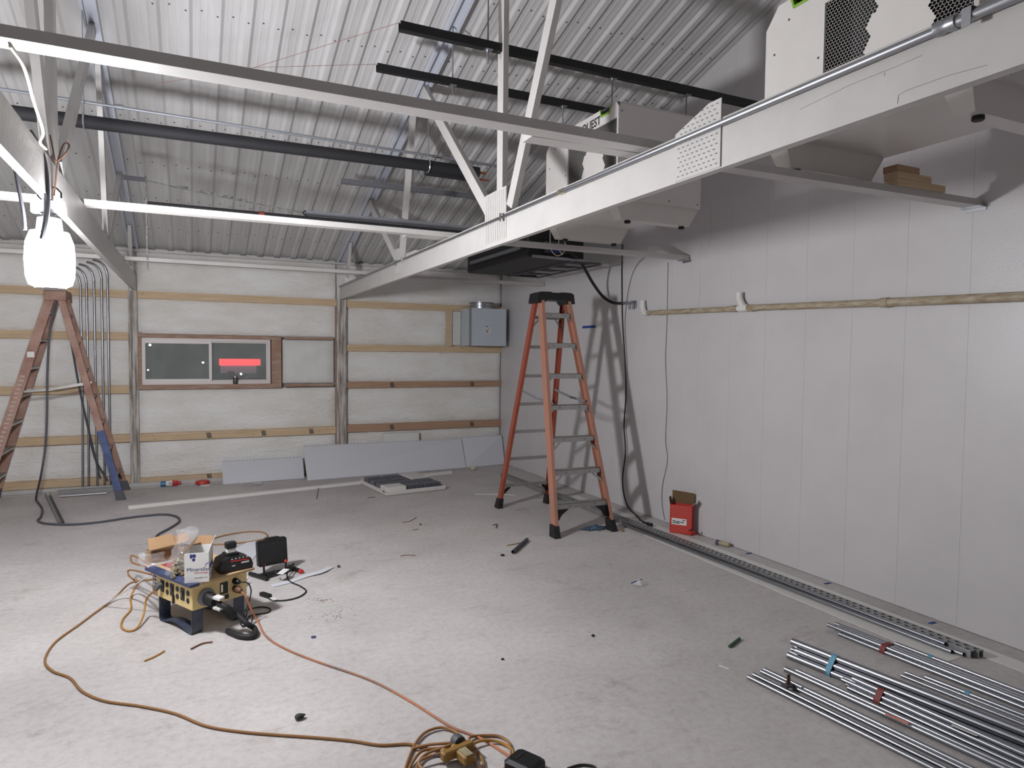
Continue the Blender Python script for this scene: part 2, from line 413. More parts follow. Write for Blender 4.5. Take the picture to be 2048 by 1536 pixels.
jar = thing('small_jar', 'small dark jar standing on the window sill', 'jar', (.51,9.445,WZ0))
B().lathe((.51,9.445,WZ0), [(.026,0),(.03,.01),(.03,.075),(.024,.085)], 12).build('body', mat('jar_dark',(74,72,62),.3), jar, True)
B().lathe((.51,9.445,WZ0+.085), [(.025,0),(.025,.018),(.023,.02)], 12).build('lid','galv', jar, True)

# ceiling: corrugated liner sheets on the far slope, plain near slope
def corr_profile(x0, x1, p=.2095, ph=4.177):
    pts = []; k = math.floor((x0-ph)/p)-1
    prof = [(-.045,0),(-.022,-.021),(.022,-.021),(.045,0),(.078,0),(.084,-.0018),(.094,-.0018),(.1,0),(.128,0),(.134,-.0018),(.144,-.0018),(.15,0)]
    while True:
        for dx, dz in prof:
            x = ph+k*p+dx
            if x > x1: return [(x0,0)]+pts+[(x1,0)]
            if x > x0: pts.append((x, dz))
        k += 1
cl = structure(B().add([(XL-.1,YF-.1,roof_z(YF-.1)+.03),(XR+.1,YF-.1,roof_z(YF-.1)+.03),(XR+.1,YRIDGE,roof_z(YRIDGE)+.05),(XL-.1,YRIDGE,roof_z(YRIDGE)+.05),(XR+.1,YB+.16,roof_z(YB+.16)+.05),(XL-.1,YB+.16,roof_z(YB+.16)+.05)],
     [(0,1,2,3),(3,2,4,5)]).build('ceiling','roof_metal'))
x = XR
while x > XL:
    x0 = max(x-.838, XL); pr = corr_profile(x0, x); vs = []
    for yy in (YB+.05, YRIDGE): vs += [(px, yy, roof_z(yy)+dz) for px, dz in pr]
    n = len(pr); B().add(vs, [(i,i+1,n+i+1,n+i) for i in range(n-1)]).build('roof_sheet','roof_metal',cl)
    x = x0
sc = B()
for yy in (4.77, 5.46, 6.15, 6.84, 7.53, 8.22, 8.91, 4.08):
    x = 4.177
    while x > XL+.1:
        for dx in (0, .105):
            z = roof_z(yy)-(.021 if dx == 0 else 0); sc.lathe((x-dx,yy,z-.004), [(.002,-.003),(.007,0),(.007,.004)], 6)
        x -= .2095
sc.build('screw','screw_dark',cl,kind='stuff')
for tx in (1.86, -.62):                            # rafter trim strips
    for dx in (-.055, .03):
        B().bar((tx+dx+.012,YB,roof_z(YB)-.035),(tx+dx+.012,YRIDGE,roof_z(YRIDGE)-.035),.022,.05).build('rafter_trim','trim_metal',cl)
    B().bar((tx,YB,roof_z(YB)-.022),(tx,YRIDGE,roof_z(YRIDGE)-.022),.06,.02).build('rafter_face','trim_metal',cl)

# =================================================================== TRUSSES AND BRACES
def truss(x, name_lbl):
    t = thing('roof_truss', name_lbl, 'truss', (x, 2.7, 2.40), 'roof trusses')
    B().box((x-.019,YF,2.40),(x+.019,9.40,2.59)).build('bottom_chord','white_paint',t)
    webs = [((4.10,2.59),(4.10,4.50)),((3.95,2.62),(2.78,4.80)),((4.26,2.62),(5.80,4.00)),((6.57,2.60),(7.78,3.42)),((6.45,2.60),(6.08,3.92)),((8.98,2.66),(8.84,3.10))]
    for k, (a, c) in enumerate(webs):
        dx = 0.0
        B().bar((x+dx,a[0],a[1]),(x+dx,c[0],c[1]),.089,.037,(1,0,0)).build('web','white_paint',t)
    return t
T1 = truss(1.86, 'white roof truss spanning over the middle, with thin steel conduit clamped along its chord')
T2 = truss(-.62, 'white roof truss at far left with the work lamp hung from it')
for t, x in ((T1,1.86),(T2,-.62)):
    b = B().box((x-.022,3.985,2.425),(x-.019,4.335,2.76))
    for k in range(11): b.box((x-.0245,4.0+k*.03,2.43),(x-.022,4.004+k*.03,2.75))
    b.build('gusset_plate','white_paint',t)
    b = B().box((x-.022,6.40,2.45),(x-.019,6.62,2.70))
    for k in range(4): b.box((x-.0245,6.43+k*.05,2.46),(x-.022,6.436+k*.05,2.58))
    b.build('gusset_plate','white_paint',t)
B().box((1.875,6.08,2.59),(1.925,6.36,2.63)).build('blocking','white_paint',T1)
sp = B().prism([(2.30,2.405),(2.03,2.405),(2.03,2.665),(2.10,2.665),(2.30,2.60)],'X',1.836,1.840).build('splice_plate','white_paint',T1)
b = B()
for r in range(13):
    for c in range(9):
        yy = 2.045+c*.028+(.014 if r % 2 else 0); z = 2.42+r*.019
        if z > 2.66-(max(0,yy-2.10)*.33) or yy > 2.28: continue
        b.box((1.8355,yy,z),(1.8362,yy+.013,z+.0035))
b.build('tooth_slot','cord_grey',sp,kind='stuff')
# cracks in the painted chord
b = B()
for pts in ([(1600,219),(1700,170),(1800,130),(1845,110)],[(1795,207),(1797,190),(1815,180),(1900,150),(1975,130)],[(1770,145),(1768,152)]):
    b.tube([fx(p[0],p[1],1.8405) for p in pts], .0006, 4)
b.build('crack','crack_grey',T1)

def brace(name_lbl, boards):
    a0 = boards[0][0]; t = thing('lateral_brace', name_lbl, 'roof brace', (a0[0],a0[1],2.592), 'lateral braces across the trusses')
    for a, c in boards: B().bar((a[0],a[1],2.611),(c[0],c[1],2.611),.089,.038).build('board','white_paint',t)
brace('white horizontal brace nearest the camera, crossing the top of the picture', [((XL,2.515),(2.15,2.515)),((1.30,2.612),(4.285,2.53))])
brace('white horizontal brace in the middle, running right past the work lamp', [((XL,5.10),(2.2,5.10)),((1.52,5.195),(4.285,5.17))])
brace('white horizontal brace farthest back, just in front of the back wall', [((XL,7.95),(2.2,7.98)),((1.75,8.07),(4.285,8.10))])
# brackets where the braces reach the right wall
for k, yy in enumerate((2.53,5.17)):
    tag(B().box((4.235,yy-.06,2.585),(4.298,yy+.06,2.5915)).box((4.294,yy-.06,2.57),(4.298,yy+.06,2.585)).build('angle_bracket','galv'),
        ('steel angle bracket under the near brace at the right wall','steel angle bracket under the middle brace at the right wall')[k],'bracket')

# =================================================================== WORK LAMP AND ITS CABLES
LX, LY, LZ = -.615, 3.94, 2.13
lamp = thing('work_lamp', 'blazing white work lamp hung from the truss at far left', 'lamp', (LX,LY,LZ-.16))
lm = mat('lamp_glow', (250,251,255), emit=LAMP_POWER)
B().lathe((LX,LY,LZ), [(.068,-.148),(.090,-.138),(.101,-.10),(.105,-.02),(.100,.06),(.080,.115),(.055,.12)], 20).build('diffuser', lm, lamp, True)
B().lathe((LX,LY,LZ-.160), [(.05,0),(.066,.004),(.068,.012)], 20).build('light_stop_cap','white_paint',lamp,True)  # opaque cap added and sized to cut the lamp's light on the floor below
B().lathe((LX,LY,LZ+.12), [(.046,0),(.055,.01),(.05,.06),(.03,.07)], 16).build('housing', 'white_paint', lamp, True)
B().box((LX-.07,LY-.03,LZ+.205),(LX+.07,LY+.03,LZ+.262)).build('ballast_box','paper_white', lamp)
for sx in (-.025,.025): B().tube([(LX+sx,LY,LZ+.185),(LX+sx,LY,LZ+.205)], .004, 6).build('bracket','galv',lamp)
b = B().tube([(LX+.05*math.cos(a),LY+.02,LZ+.30+.04*math.sin(a)) for a in [math.pi*(1.5-1.6*k/8) for k in range(9)]], .004, 6)
b.build('hook','black_plastic',lamp)
def wire(name, label, pts, r, m, cat='cable', k=6, n=8, group=None, parts=()):
    o = B().tube([Vector((v.x,v.y,max(v.z,r+.0005))) for v in smooth_path(pts,k)], r, n).build(name, m, None, True); return tag(o, label, cat, group)
wire('cream_extension','cream cord dangling from the near brace towards the work lamp',[fy(20,92,2.52),fy(48,135,2.7),fy(68,205,3.1),fy(86,262,3.4),fy(80,284,3.5),fy(92,298,3.6)],.0055,'cord_white','cord')
wire('lamp_feed_cable','thick dark cable hanging beside the lamp and its ballast box',[fy(58,262,3.75),fy(80,300,3.75),fy(90,340,3.78),fy(94,400,3.8),fy(92,440,3.82),fy(84,478,3.84)],.013,'cord_grey')
wire('drop_cable','dark cable dropping left of the work lamp',[fy(28,325,3.9),fy(38,380,3.9),fy(47,428,3.9),fy(50,460,3.9)],.008,'cord_grey')
wire('tie_wire','thin brown wire twisted around the truss above the lamp',[fy(100,270,3.86),fy(106,300,3.86),fy(112,322,3.86),fy(132,305,3.86),fy(138,290,3.86),fy(128,288,3.86),fy(116,320,3.86),fy(110,372,3.88),fy(108,392,3.88)],.0035,'wire_brown','wire')
wire('hanging_strap','thin frayed strap hanging left of the middle, in front of the back wall',[fy(291,352,6.29),fy(293,420,6.29),fy(294,490,6.29),fy(296,540,6.29)],.006,mat('strap_grey',(128,126,124),.8,rgb2=(70,68,66),vscale=40),'strap')

# =================================================================== RAILS, RODS AND PIPES UNDER THE ROOF
def channel(a, b_, m, w_=.041, h=.041, t=.003, name='strut_channel'):
    p = [(-w_/2,-h/2),(w_/2,-h/2),(w_/2,h/2),(w_/2-.01,h/2),(w_/2-.01,h/2-t),(w_/2-t,h/2-t),(w_/2-t,-h/2+t),(-w_/2+t,-h/2+t),(-w_/2+t,h/2-t),(-w_/2+.01,h/2-t),(-w_/2+.01,h/2),(-w_/2,h/2)]
    b = B(); n = len(p)
    a = Vector(a); b_ = Vector(b_); d = (b_-a).normalized(); s_ = d.cross(Vector((0,0,1))).normalized(); u = s_.cross(d)
    vs = [q+s_*x+u*y for q in (a,b_) for x,y in p]
    b.add(vs, [(i,(i+1)%n,n+(i+1)%n,n+i) for i in range(n)]+[(0,1,6,7),(1,2,3,4,5,6)[:0] or (1,2,5,6),(2,3,4,5),(0,7,8,11),(8,9,10,11)]+
          [(n+0,n+1,n+6,n+7),(n+1,n+2,n+5,n+6),(n+2,n+3,n+4,n+5),(n+0,n+7,n+8,n+11),(n+8,n+9,n+10,n+11)])
    return b
tag(channel((1.165,4.1,3.665),(4.285,4.1,3.665),'black_strut',.048,.052).build('strut_channel','black_strut'),'upper long black strut rail reaching the right wall under the roof','strut rail')
tag(channel((1.262,5.05,3.79),(3.42,5.05,3.79),'black_strut',.048,.052).build('strut_channel','black_strut'),'lower of the two black strut rails, ending behind the far dehumidifier','strut rail')
tag(channel((1.39,7.0,3.41),(2.95,7.0,3.41),'grey_strut',.048,.05).build('strut_channel','grey_strut'),'short grey strut rail hanging below the black insulated pipe','strut rail')
tag(channel((.93,6.3,2.915),(2.97,6.3,2.915),'grey_strut',.045,.045).build('strut_channel','grey_strut'),'grey strut rail with an eye hook at its left end, above the middle brace','strut rail')
def rod(px0, px1, x, y, z0, z1, label, nut=None):
    t = thing('threaded_rod', label, 'rod', (x,y,z0), 'threaded hanger rods')
    B().tube([(x,y,z0),(x,y,z1)], .0055, 8).build('rod','grey_strut',t,True)
    if nut: B().box((x-.025,y-.03,nut-.006),(x+.025,y+.03,nut)).lathe((x,y,nut-.016),[(.01,0),(.01,.01)],6).build('washer_plate','galv',t)
def rx(px, y): return fy(px, 200, y).x
rod(0,0,rx(975,4.1),4.1,3.55,roof_z(4.1)-.02,'threaded rod through the upper black rail left of the vertical web',3.638)
rod(0,0,rx(905,5.05),5.05,3.70,roof_z(5.05)-.02,'threaded rod through the lower black rail near its left end',3.763)
rod(0,0,rx(1227,4.1),4.12,3.45,3.638,'short rod from the upper black rail to the lime-green handle of the far dehumidifier',3.638)
rod(0,0,rx(1376,4.1),4.12,3.485,3.638,'short rod from the upper black rail to the right end of the far dehumidifier',3.638)
rod(0,0,rx(1126,5.05),5.05,3.48,3.763,'rod from the lower black rail behind the far dehumidifier',3.763)
rod(0,0,rx(826,7.0),7.0,3.30,roof_z(7.0)-.02,'threaded rod through the short grey rail',3.383)
rod(0,0,fy(1041,440,6.3).x,6.3,3.06,roof_z(6.3)-.02,'dark rod behind the crossing webs, dropping to the black air handler')
# insulated pipe pair with hangers
PY = 5.6
_pa, _pb = fy(168,243,PY), fy(972,347,PY)
pz = lambda x: _pa.z+(_pb.z-_pa.z)*(x-_pa.x)/(_pb.x-_pa.x)
tp = thing('insulated_pipe', 'long black foam-insulated pipe run with bare copper ends, below the roof', 'pipe', (.5,PY,3.22))
B().tube([(-1.55,PY,pz(-1.55)),(-.60,PY,pz(-.6)),(.6,PY,pz(.6)),(1.85,PY,pz(1.85)),(2.31,PY,pz(2.31))], .046, 14).build('insulation','black_foam',tp,True)
B().tube([(1.84,PY+.07,pz(1.84)-.035),(2.33,PY+.07,pz(2.33)-.04)], .03, 12).build('insulation','black_foam',tp,True)
B().tube([(2.29,PY,pz(2.3)),(2.38,PY,pz(2.38))], .011, 10).build('copper_end','copper',tp,True)
B().tube([(2.31,PY+.07,pz(2.3)-.04),(2.44,PY+.07,pz(2.44)-.04)], .008, 10).build('copper_end','copper',tp,True)
for k, hx in enumerate((-.66, 1.845)):
    t = thing('pipe_hanger', ('galvanised clevis hanger at the left end of the insulated pipe','galvanised clevis hanger on the insulated pipe left of the slanting web')[k], 'hanger', (hx,PY,3.22))
    B().tube([(hx,PY+.053*math.cos(a),pz(hx)+.053*math.sin(a)) for a in [2*math.pi*i/16 for i in range(17)]], .006, 6).build('ring','galv',t,True)
    B().tube([(hx,PY,pz(hx)+.053),(hx,PY,roof_z(PY)-.02)], .004, 6).build('rod','galv',t)
tag(B().tube([(-1.55,PY+.05,3.425),fy(190,207,PY+.05),fy(1000,333,PY+.05)], .011, 10).lathe((-.45,PY+.05,fy(190,207,PY+.05).z),[(.015,-.03),(.018,-.01),(.018,.01),(.015,.03)],10,'X').build('conduit','grey_strut',None,True),'thin grey conduit running just above the black insulated pipe','conduit')
t = thing('black_pipe','black pipe just above the middle brace with a red band','pipe',(1,6.15,2.8))
_a, _b = fy(295,409,6.1), fy(925,467,6.1)
B().tube([_a,_b], .026, 12).build('pipe','black_foam',t,True)
bx = fy(517,430,6.15).x
bx = fy(517,432,6.1).x
B().lathe((bx,6.1,_a.z+(_b.z-_a.z)*(bx-_a.x)/(_b.x-_a.x)),[(.0,-.0),(.031,-.0),(.031,.045),(.0,.045)],14,'X').build('band','red_tape',t,True)
# turnbuckle cable from the left to the grey rail
A0 = fy(235,348,6.3); A1 = fy(606,425,6.3)
t = thing('tension_strap','printed pale tension strap stretched to the grey rail by an eye hook','strap',tuple(A1))
B().tube(smooth_path([A0,A0.lerp(A1,.5)+Vector((0,0,-.012)),A1],10), .005, 6).build('cable','strap_grey',t)
B().box((A0.x+.04,6.29,A0.z-.04),(A0.x+.2,6.305,A0.z-.005)).build('ratchet','cord_grey',t)
b = B()
for k in range(5):
    p = A0.lerp(A1,.30+.08*k); b.box((p.x,6.285,p.z-.016),(p.x+.08,6.292,p.z+.004))
b.build('printed_tag','strap_grey',t)
b = B().tube([(A1.x+.03+.028*math.cos(a),6.3,A1.z-.003+.022*math.sin(a)) for a in [2*math.pi*i/12 for i in range(13)]], .006, 6)
b.tube(smooth_path([(A1.x+.06,6.3,A1.z),(A1.x+.1,6.3,A1.z+.02),(A1.x+.12,6.3,A1.z-.02),(.94,6.3,2.925)],5), .006, 6)
b.build('eye_hook','black_plastic',t,True)
# two orange layout strings
S0 = Vector((1.17,4.1,3.69)); S1 = Vector((1.265,5.05,3.815)); SJ = fy(508,135,5.2); SE = fy(310,168,5.35)
for a, lb in ((S0,'fine red string tied to the end of the upper black rail'),(S1,'fine red string tied to the end of the lower black rail')):
    tag(B().tube([a,SJ]+([SE] if a is S0 else []), .0016, 5).build('string_line', mat('string_red',(116,76,68),.8)), lb, 'string')

# =================================================================== CONDUIT ON THE TRUSS CHORD
z0 = 2.565; cx = 1.8275
t = thing('truss_conduit','shiny steel conduit clamped along the top of the near truss chord','conduit',(1.825,3,2.56))
cx = 1.8275; z0 = 2.565
YC = fx(1893,60,cx).y
B().tube([(cx-.001,.3,z0-.002),(cx,YC,z0-.002)], .0148, 14).build('pipe','emt',t,True)
B().tube([(cx,YC,z0-.002),(cx,3.27,z0)], .0125, 14).build('pipe','emt',t,True)
B().tube([(cx,3.27,z0),(cx,6.35,z0+.002)], .009, 12).build('pipe','emt',t,True)
B().tube([(cx,6.35,z0+.002),(cx+.001,9.36,z0+.004)], .009, 10).build('pipe','emt',t,True)
for yy, r in ((YC,.02),(3.25,.0145),(6.33,.012)):
    B().lathe((cx,yy,z0),[(r*.8,-.03),(r,-.028),(r,-.008),(r*.85,0),(r,.008),(r,.028),(r*.8,.03)],12,'Y').build('coupling','emt' if yy < 2 else 'brass',t,True)
for yy in (YC-.06,4.02,6.55):
    B().box((cx-.017,yy-.012,z0-.03),(cx-.0145,yy+.012,z0+.02)).box((cx-.017,yy-.012,z0+.018),(1.842,yy+.012,z0+.02)).build('strap','galv',t)

# =================================================================== DEHUMIDIFIERS
def dehumidifier(y0, lbl, nearer):
    x0, x1, z0, z1 = 2.745, 3.50, 2.79, 3.48; y1 = y0+1.075
    t = thing('dehumidifier', lbl, 'dehumidifier', ((x0+x1)/2,(y0+y1)/2,2.64), 'dehumidifiers')
    # hollow cabinet: front sheet is a separate panel
    b = B(); c = .10
    prof = [(y0,z0),(y1,z0),(y1,z1-c),(y1-c*.8,z1),(y0+.02,z1),(y0,z1-.02)]
    n = len(prof); vs = [(x,p[0],p[1]) for x in (x0+.012,x1) for p in prof]
    b.add(vs, [tuple(range(n,2*n))]+[(i,(i+1)%n,n+(i+1)%n,n+i) for i in range(n)])
    b.build('cabinet','dehum_white',t)
    B().prism([(y0+.01,z0+.01),(y1-.01,z0+.01),(y1-.01,z1-c-.01),(y1-c,z1-.015),(y0+.02,z1-.015)],'X',x0+.12,x0+.125).build('shade_backing','dehum_dark',t)  # near-black sheet paints the cabinet's inner shade behind the holes
    # front: plain sheet on the far side, perforated sheet on the near side
    ys = y0+.71; xf = x0
    hy = [(y1,z0),(y1,z1-c),(y1-c*.8,z1)]
    def notch(yc): return [(yc+.075,z1),(yc+.055,z1-.052),(yc-.055,z1-.052),(yc-.075,z1)]
    h1, h2 = y1-.235, y0+.165
    poly = [(ys,z0)]+hy+notch(h1)+[(ys,z1)]
    B().prism(poly,'X',xf,xf+.012).build('front_panel','dehum_white',t)
    # top strip and side strip around the perforated area
    zt = z1-.115
    B().prism([(ys,zt),(ys,z1)]+notch(h2)+[(y0+.03,z1),(y0,z1-.04),(y0,zt)],'X',xf,xf+.012).build('header_strip','dehum_white',t)
    B().box((xf,y0,z0),(xf+.012,ys,z0+.03)).box((xf,y0,z0+.03),(xf+.012,y0+.02,zt)).build('edge_strip','dehum_white',t)
    # perforated sheet: hexagonal cells, real holes
    p = .0168; rowh = p*.866; vs = []; fs = []; yc0, zc0 = y0+.02, z0+.03
    rows = int((zt-zc0)/rowh)+1; cols = int((ys-yc0)/p)
    yb_c, zb_c = y0+.335, z0+.27
    for r in range(rows):
        for c_ in range(cols+1):
            yy = yc0+c_*p+(p/2 if r % 2 else 0); zz = zc0+r*rowh
            if yy > ys-.002 or zz > zt: continue
            dy, dz = (yy-yb_c), (zz-zb_c)
            wave = .15*math.sqrt(max(0,1-(dz/.26)**2))+.012*math.sin(zz*60)
            blank = abs(dy) < wave and abs(dz) < .25
            R = p/math.sqrt(3); hx = [(yy+R*math.sin(math.pi/3*k), zz+R*math.cos(math.pi/3*k)) for k in range(6)]
            o = len(vs)
            if blank: vs += [(xf+.004,a,b2) for a,b2 in hx]; fs.append(tuple(range(o,o+6)))
            else:
                ri = R*.91; vs += [(xf+.004,a,b2) for a,b2 in hx]+[(xf+.004,yy+ri*math.sin(math.pi/3*k),zz+ri*math.cos(math.pi/3*k)) for k in range(6)]
                fs += [(o+k,o+(k+1)%6,o+6+(k+1)%6,o+6+k) for k in range(6)]
    B().add(vs, fs).build('perforated_sheet','dehum_white',t)
    for yc in (h1,h2):
        B().prism([(yc+.078,z1+.002),(yc+.057,z1-.058),(yc-.057,z1-.058),(yc-.078,z1+.002),(yc-.066,z1+.002),(yc-.05,z1-.046),(yc+.05,z1-.046),(yc+.066,z1+.002)],'X',xf-.006,xf+.05).build('handle_liner','lime',t)
        B().box((xf+.03,yc-.07,z1-.05),(xf+.034,yc+.07,z1-.004)).build('handle_recess','dehum_dark',t)
        B().tube([(xf+.008,yc-.06,z1-.008),(xf+.008,yc+.06,z1-.008)],.007,8).build('handle_bar','cord_grey',t)
    # lettering reads along -Y when seen from -X
    text_b('QUEST',.088,(xf-.0012,y0+.50,z1-.098),(0,-1,0),(0,0,1),thick=.0022).build('lettering','print_dark',t)
    # skids with sloped ends and rubber feet
    for k, sy in enumerate((y0+.02, y1-.145)):
        s = B().add([(x0+.0,sy,z0),(x1-.0,sy,z0),(x1-.07,sy+.02,2.66),(x0+.07,sy+.02,2.66),(x0,sy+.125,z0),(x1,sy+.125,z0),(x1-.07,sy+.105,2.66),(x0+.07,sy+.105,2.66)],
                [(0,1,2,3),(4,7,6,5),(0,3,7,4),(1,5,6,2),(3,2,6,7),(0,4,5,1)]).build('skid','dehum_white',t)
        for fx_ in (x0+.14,x1-.12): B().lathe((fx_,sy+.05,2.64),[(.02,0),(.024,.004),(.022,.02)],12).build('rubber_foot','black_rubber',s,True)
    sc = B()
    for yy, zz in ((y1-.06,z0+.06),(y1-.06,z0+.45),(ys+.03,z0+.06),(ys+.03,z0+.33),(ys+.03,z0+.62),(y1-.15,z1-.1)): sc.lathe((xf-.002,yy,zz),[(.006,0),(.006,.003)],8,'X')
    for xx, zz in ((x0+.22,z0+.03),(x0+.46,z0+.03),(x1-.03,z0+.03),(x1-.03,z0+.3),(x0+.3,z0+.34),(x0+.03,z1-.07)): sc.lathe((xx,y0-.002,zz),[(.006,0),(.006,.003)],8,'Y')
    sc.build('screw','screw_dark',t,kind='stuff')
    return t
dehumidifier(4.07,'white box dehumidifier farther from the camera, its full lettering and lime handle showing',False)
dehumidifier(1.635,'white box dehumidifier nearest the camera, cut by the top right corner of the picture',True)
# wood blocks lying on the near brace under the dehumidifier
for k, (xa, xb, yy, lb) in enumerate(((3.52,3.93,2.53,'lowest and longest'),(3.52,3.81,2.535,'middle'),(3.52,3.71,2.54,'topmost and shortest'))):
    tag(B().cbox((xa,yy-.044,2.6305+.0385*k),(xb,yy+.044,2.6685+.0385*k),.002).build('wood_block','lumber_brown' if k == 2 else 'lumber'),'%s of three wood offcuts stacked on the near brace' % lb,'wood block')

# =================================================================== BLACK AIR HANDLER
x0,x1,y0,y1,z0,z1 = 2.985,3.63,5.96,7.56,2.635,3.06
ac = thing('air_handler','black hanging air handler with a louvred tray, above the orange ladder','air handler',((x0+x1)/2,(y0+y1)/2,z0))
B().cbox((x0,y0,z0),(x1,y1,z1),.012).build('casing','ac_black',ac)
fr = B().box((x1-.12,y0+.02,z0-.015),(x1-.10,y1,z0)).box((x1+.25,y0+.10,z0-.015),(x1+.27,y1-.06,z0))
for k in range(5): yy = y0+.06+k*.36; fr.box((x1-.10,yy,z0-.014),(x1+.25,yy+.015,z0-.004))
fr.build('louvre_frame','cord_grey',ac)
for k in range(5):
    yy = y0+.08+k*.36; B().add([(x1-.1,yy,z0-.001),(x1+.25,yy,z0-.001),(x1+.25,min(yy+.33,y1-.06),z0+.02),(x1-.1,min(yy+.33,y1),z0+.02),(x1-.1,yy,z0+.003),(x1+.25,yy,z0+.003),(x1+.25,min(yy+.33,y1-.06),z0+.024),(x1-.1,min(yy+.33,y1),z0+.024)],[(0,1,2,3),(7,6,5,4),(0,4,5,1),(1,5,6,2),(2,6,7,3),(3,7,4,0)]).build('louvre','ac_black',ac)
channel((x0+.02,y0-.06,z0-.001),(x1+.02,y0-.02,z0-.001),'galv',.022,.022).build('support_bar','galv',ac)
channel((x0-.02,y0+.1,z0+.10),(x0-.02,y1-.15,z0+.10),'galv',.03,.035).build('side_rail','grey_strut',ac)
B().box((x0+.18,y0-.035,z0+.05),(x0+.42,y0,z0+.16)).build('valve_block','cord_grey',ac)
B().box((x0+.24,y0-.045,z0+.055),(x0+.36,y0-.03,z0+.10)).build('blue_tag','blue_tape',ac)
wire('control_wire','looped pale control wire hanging at the front of the black air handler',[(x0+.22,y0-.06,z0+.34),(x0+.215,y0-.06,z0+.2),(x0+.23,y0-.06,z0+.07),(x0+.30,y0-.06,z0+.02),(x0+.37,y0-.06,z0+.06),(x0+.39,y0-.06,z0+.14),(x0+.33,y0-.06,z0+.2),(x0+.31,y0-.06,z0+.1),(x0+.36,y0-.06,z0+.03)],.004,'cord_white','wire')
# hose from the air handler to the wall bracket
he = fx(1246,607,4.27)
wire('drain_hose','thick dark hose curving from the air handler down to the right wall',[(3.40,5.90,2.72),(3.47,5.88,2.66),fx(1165,530,3.75),fx(1185,565,4.0),fx(1205,592,4.16),fx(1225,605,4.24),he],.017,'black_rubber','hose')
t = thing('wall_valve','small steel shut-off valve with a bracket on the right wall','valve',tuple(fx(1262,628,4.28)))
p0 = fx(1240,607,4.268); p1 = fx(1266,605,4.268)
B().tube([p0,p1],.013,10).build('body','grey_strut',t,True)
B().lathe(fx(1253,606,4.268),[(.017,-.012),(.017,.012)],8,'Y').build('nut','galv',t)
for px in (1258,1266):
    a = fx(px,606,4.272); B().tube([a,a+Vector((0,0,-.07))],.007,8).build('stem','galv',t)
B().box((4.285,p1.y-.03,p1.z-.06),(4.2985,p1.y+.05,p1.z+.02)).build('mount_plate','galv',t)
# cables hanging on the right wall
wire('power_cable','long black cable hanging down the right wall to the floor',[fy(1245,490,5.15),fx(1244,520,3.95),fx(1244,560,4.14),fx(1245,640,4.25),fx(1250,720,4.262),fx(1252,790,4.262),fx(1248,850,4.262),fx(1251,905,4.262),fx(1245,960,4.262),fx(1252,1005,4.262),fx(1270,1030,4.2),fz(1290,1046,.03)],.008,'black_rubber')
tag(B().tube([fz(1286,1044,.03),fz(1294,1047,.03)],.012,8).tube([fz(1294,1047,.03),fz(1304,1050,.028)],.018,8).build('cable_plug','black_plastic',None,True),'black plug lying at the foot of the long black cable','plug')
wire('thin_wall_cable','thin grey cable hanging loosely on the wall behind the red box',[fx(1336,525,4.296),fx(1334,640,4.296),fx(1331,720,4.295),fx(1334,800,4.296),fx(1331,880,4.295),fx(1335,920,4.296),fx(1325,970,4.295),fx(1324,1005,4.295),fx(1329,1040,4.295)],.004,mat('cable_lilac',(128,122,130),.6))
wire('thin_white_wire','thin white wire hanging on the right wall below the far dehumidifier',[fx(1422,412,4.296),fx(1420,440,4.296),fx(1421,470,4.296),fx(1417,495,4.296)],.003,'pvc_white','wire')
p = fx(1165,655,4.298); q = fx(1191,655,4.298)
tag(B().box((4.2965,q.y,p.z-.012),(4.2995,p.y,p.z+.018)).build('blue_tape','blue_tape'),'strip of blue tape stuck on the wall behind the orange ladder','tape')
# drain pipe on the wall
t = thing('drain_pipe','dirty white PVC drain pipe running along the right wall','pipe',(4.26,4,2.0))
pp = [fx(1292,626,4.262),fx(1483,617,4.262),fx(1770,605,4.262),fx(2200,586,4.262)]
B().tube([pp[0],fx(1318,625,4.262)],.0215,14).build('pipe','pvc_dirty',t,True)
B().tube([fx(1318,625,4.262),pp[1]],.024,14).build('pipe','pvc_dirty',t,True)
B().tube([fx(1490,616,4.262),pp[2]],.026,14).build('pipe','pvc_dirty',t,True)
B().tube([pp[2],pp[3]],.029,14).build('pipe','pvc_dirty',t,True)
for px, py, r in ((1320,625,.027),(1468,617.5,.028),(1502,616,.03),(1770,605,.034)):
    a = fx(px,py,4.262); B().lathe(a,[(r*.9,-.03),(r,-.027),(r,.027),(r*.9,.03)],14,'Y').build('coupling','pvc_dirty',t,True)
e = pp[0]
B().tube([e+Vector((0,-.03,0)),e+Vector((0,.015,0)),e+Vector((0,.04,.02)),e+Vector((0,.055,.06)),e+Vector((0,.06,.13))],.027,14,rs=[.028,.03,.031,.03,.027]).build('elbow','pvc_white',t,True)
e = fx(1487,616,4.262)
B().tube([e+Vector((0,-.055,0)),e+Vector((0,.055,0))],.031,14).build('wye','pvc_white',t,True)
B().tube([e+Vector((0,-.01,.0)),e+Vector((0,.035,.055)),e+Vector((0,.05,.09)),e+Vector((0,.05,.135))],.029,14,rs=[.029,.029,.03,.029]).build('wye_branch','pvc_white',t,True)

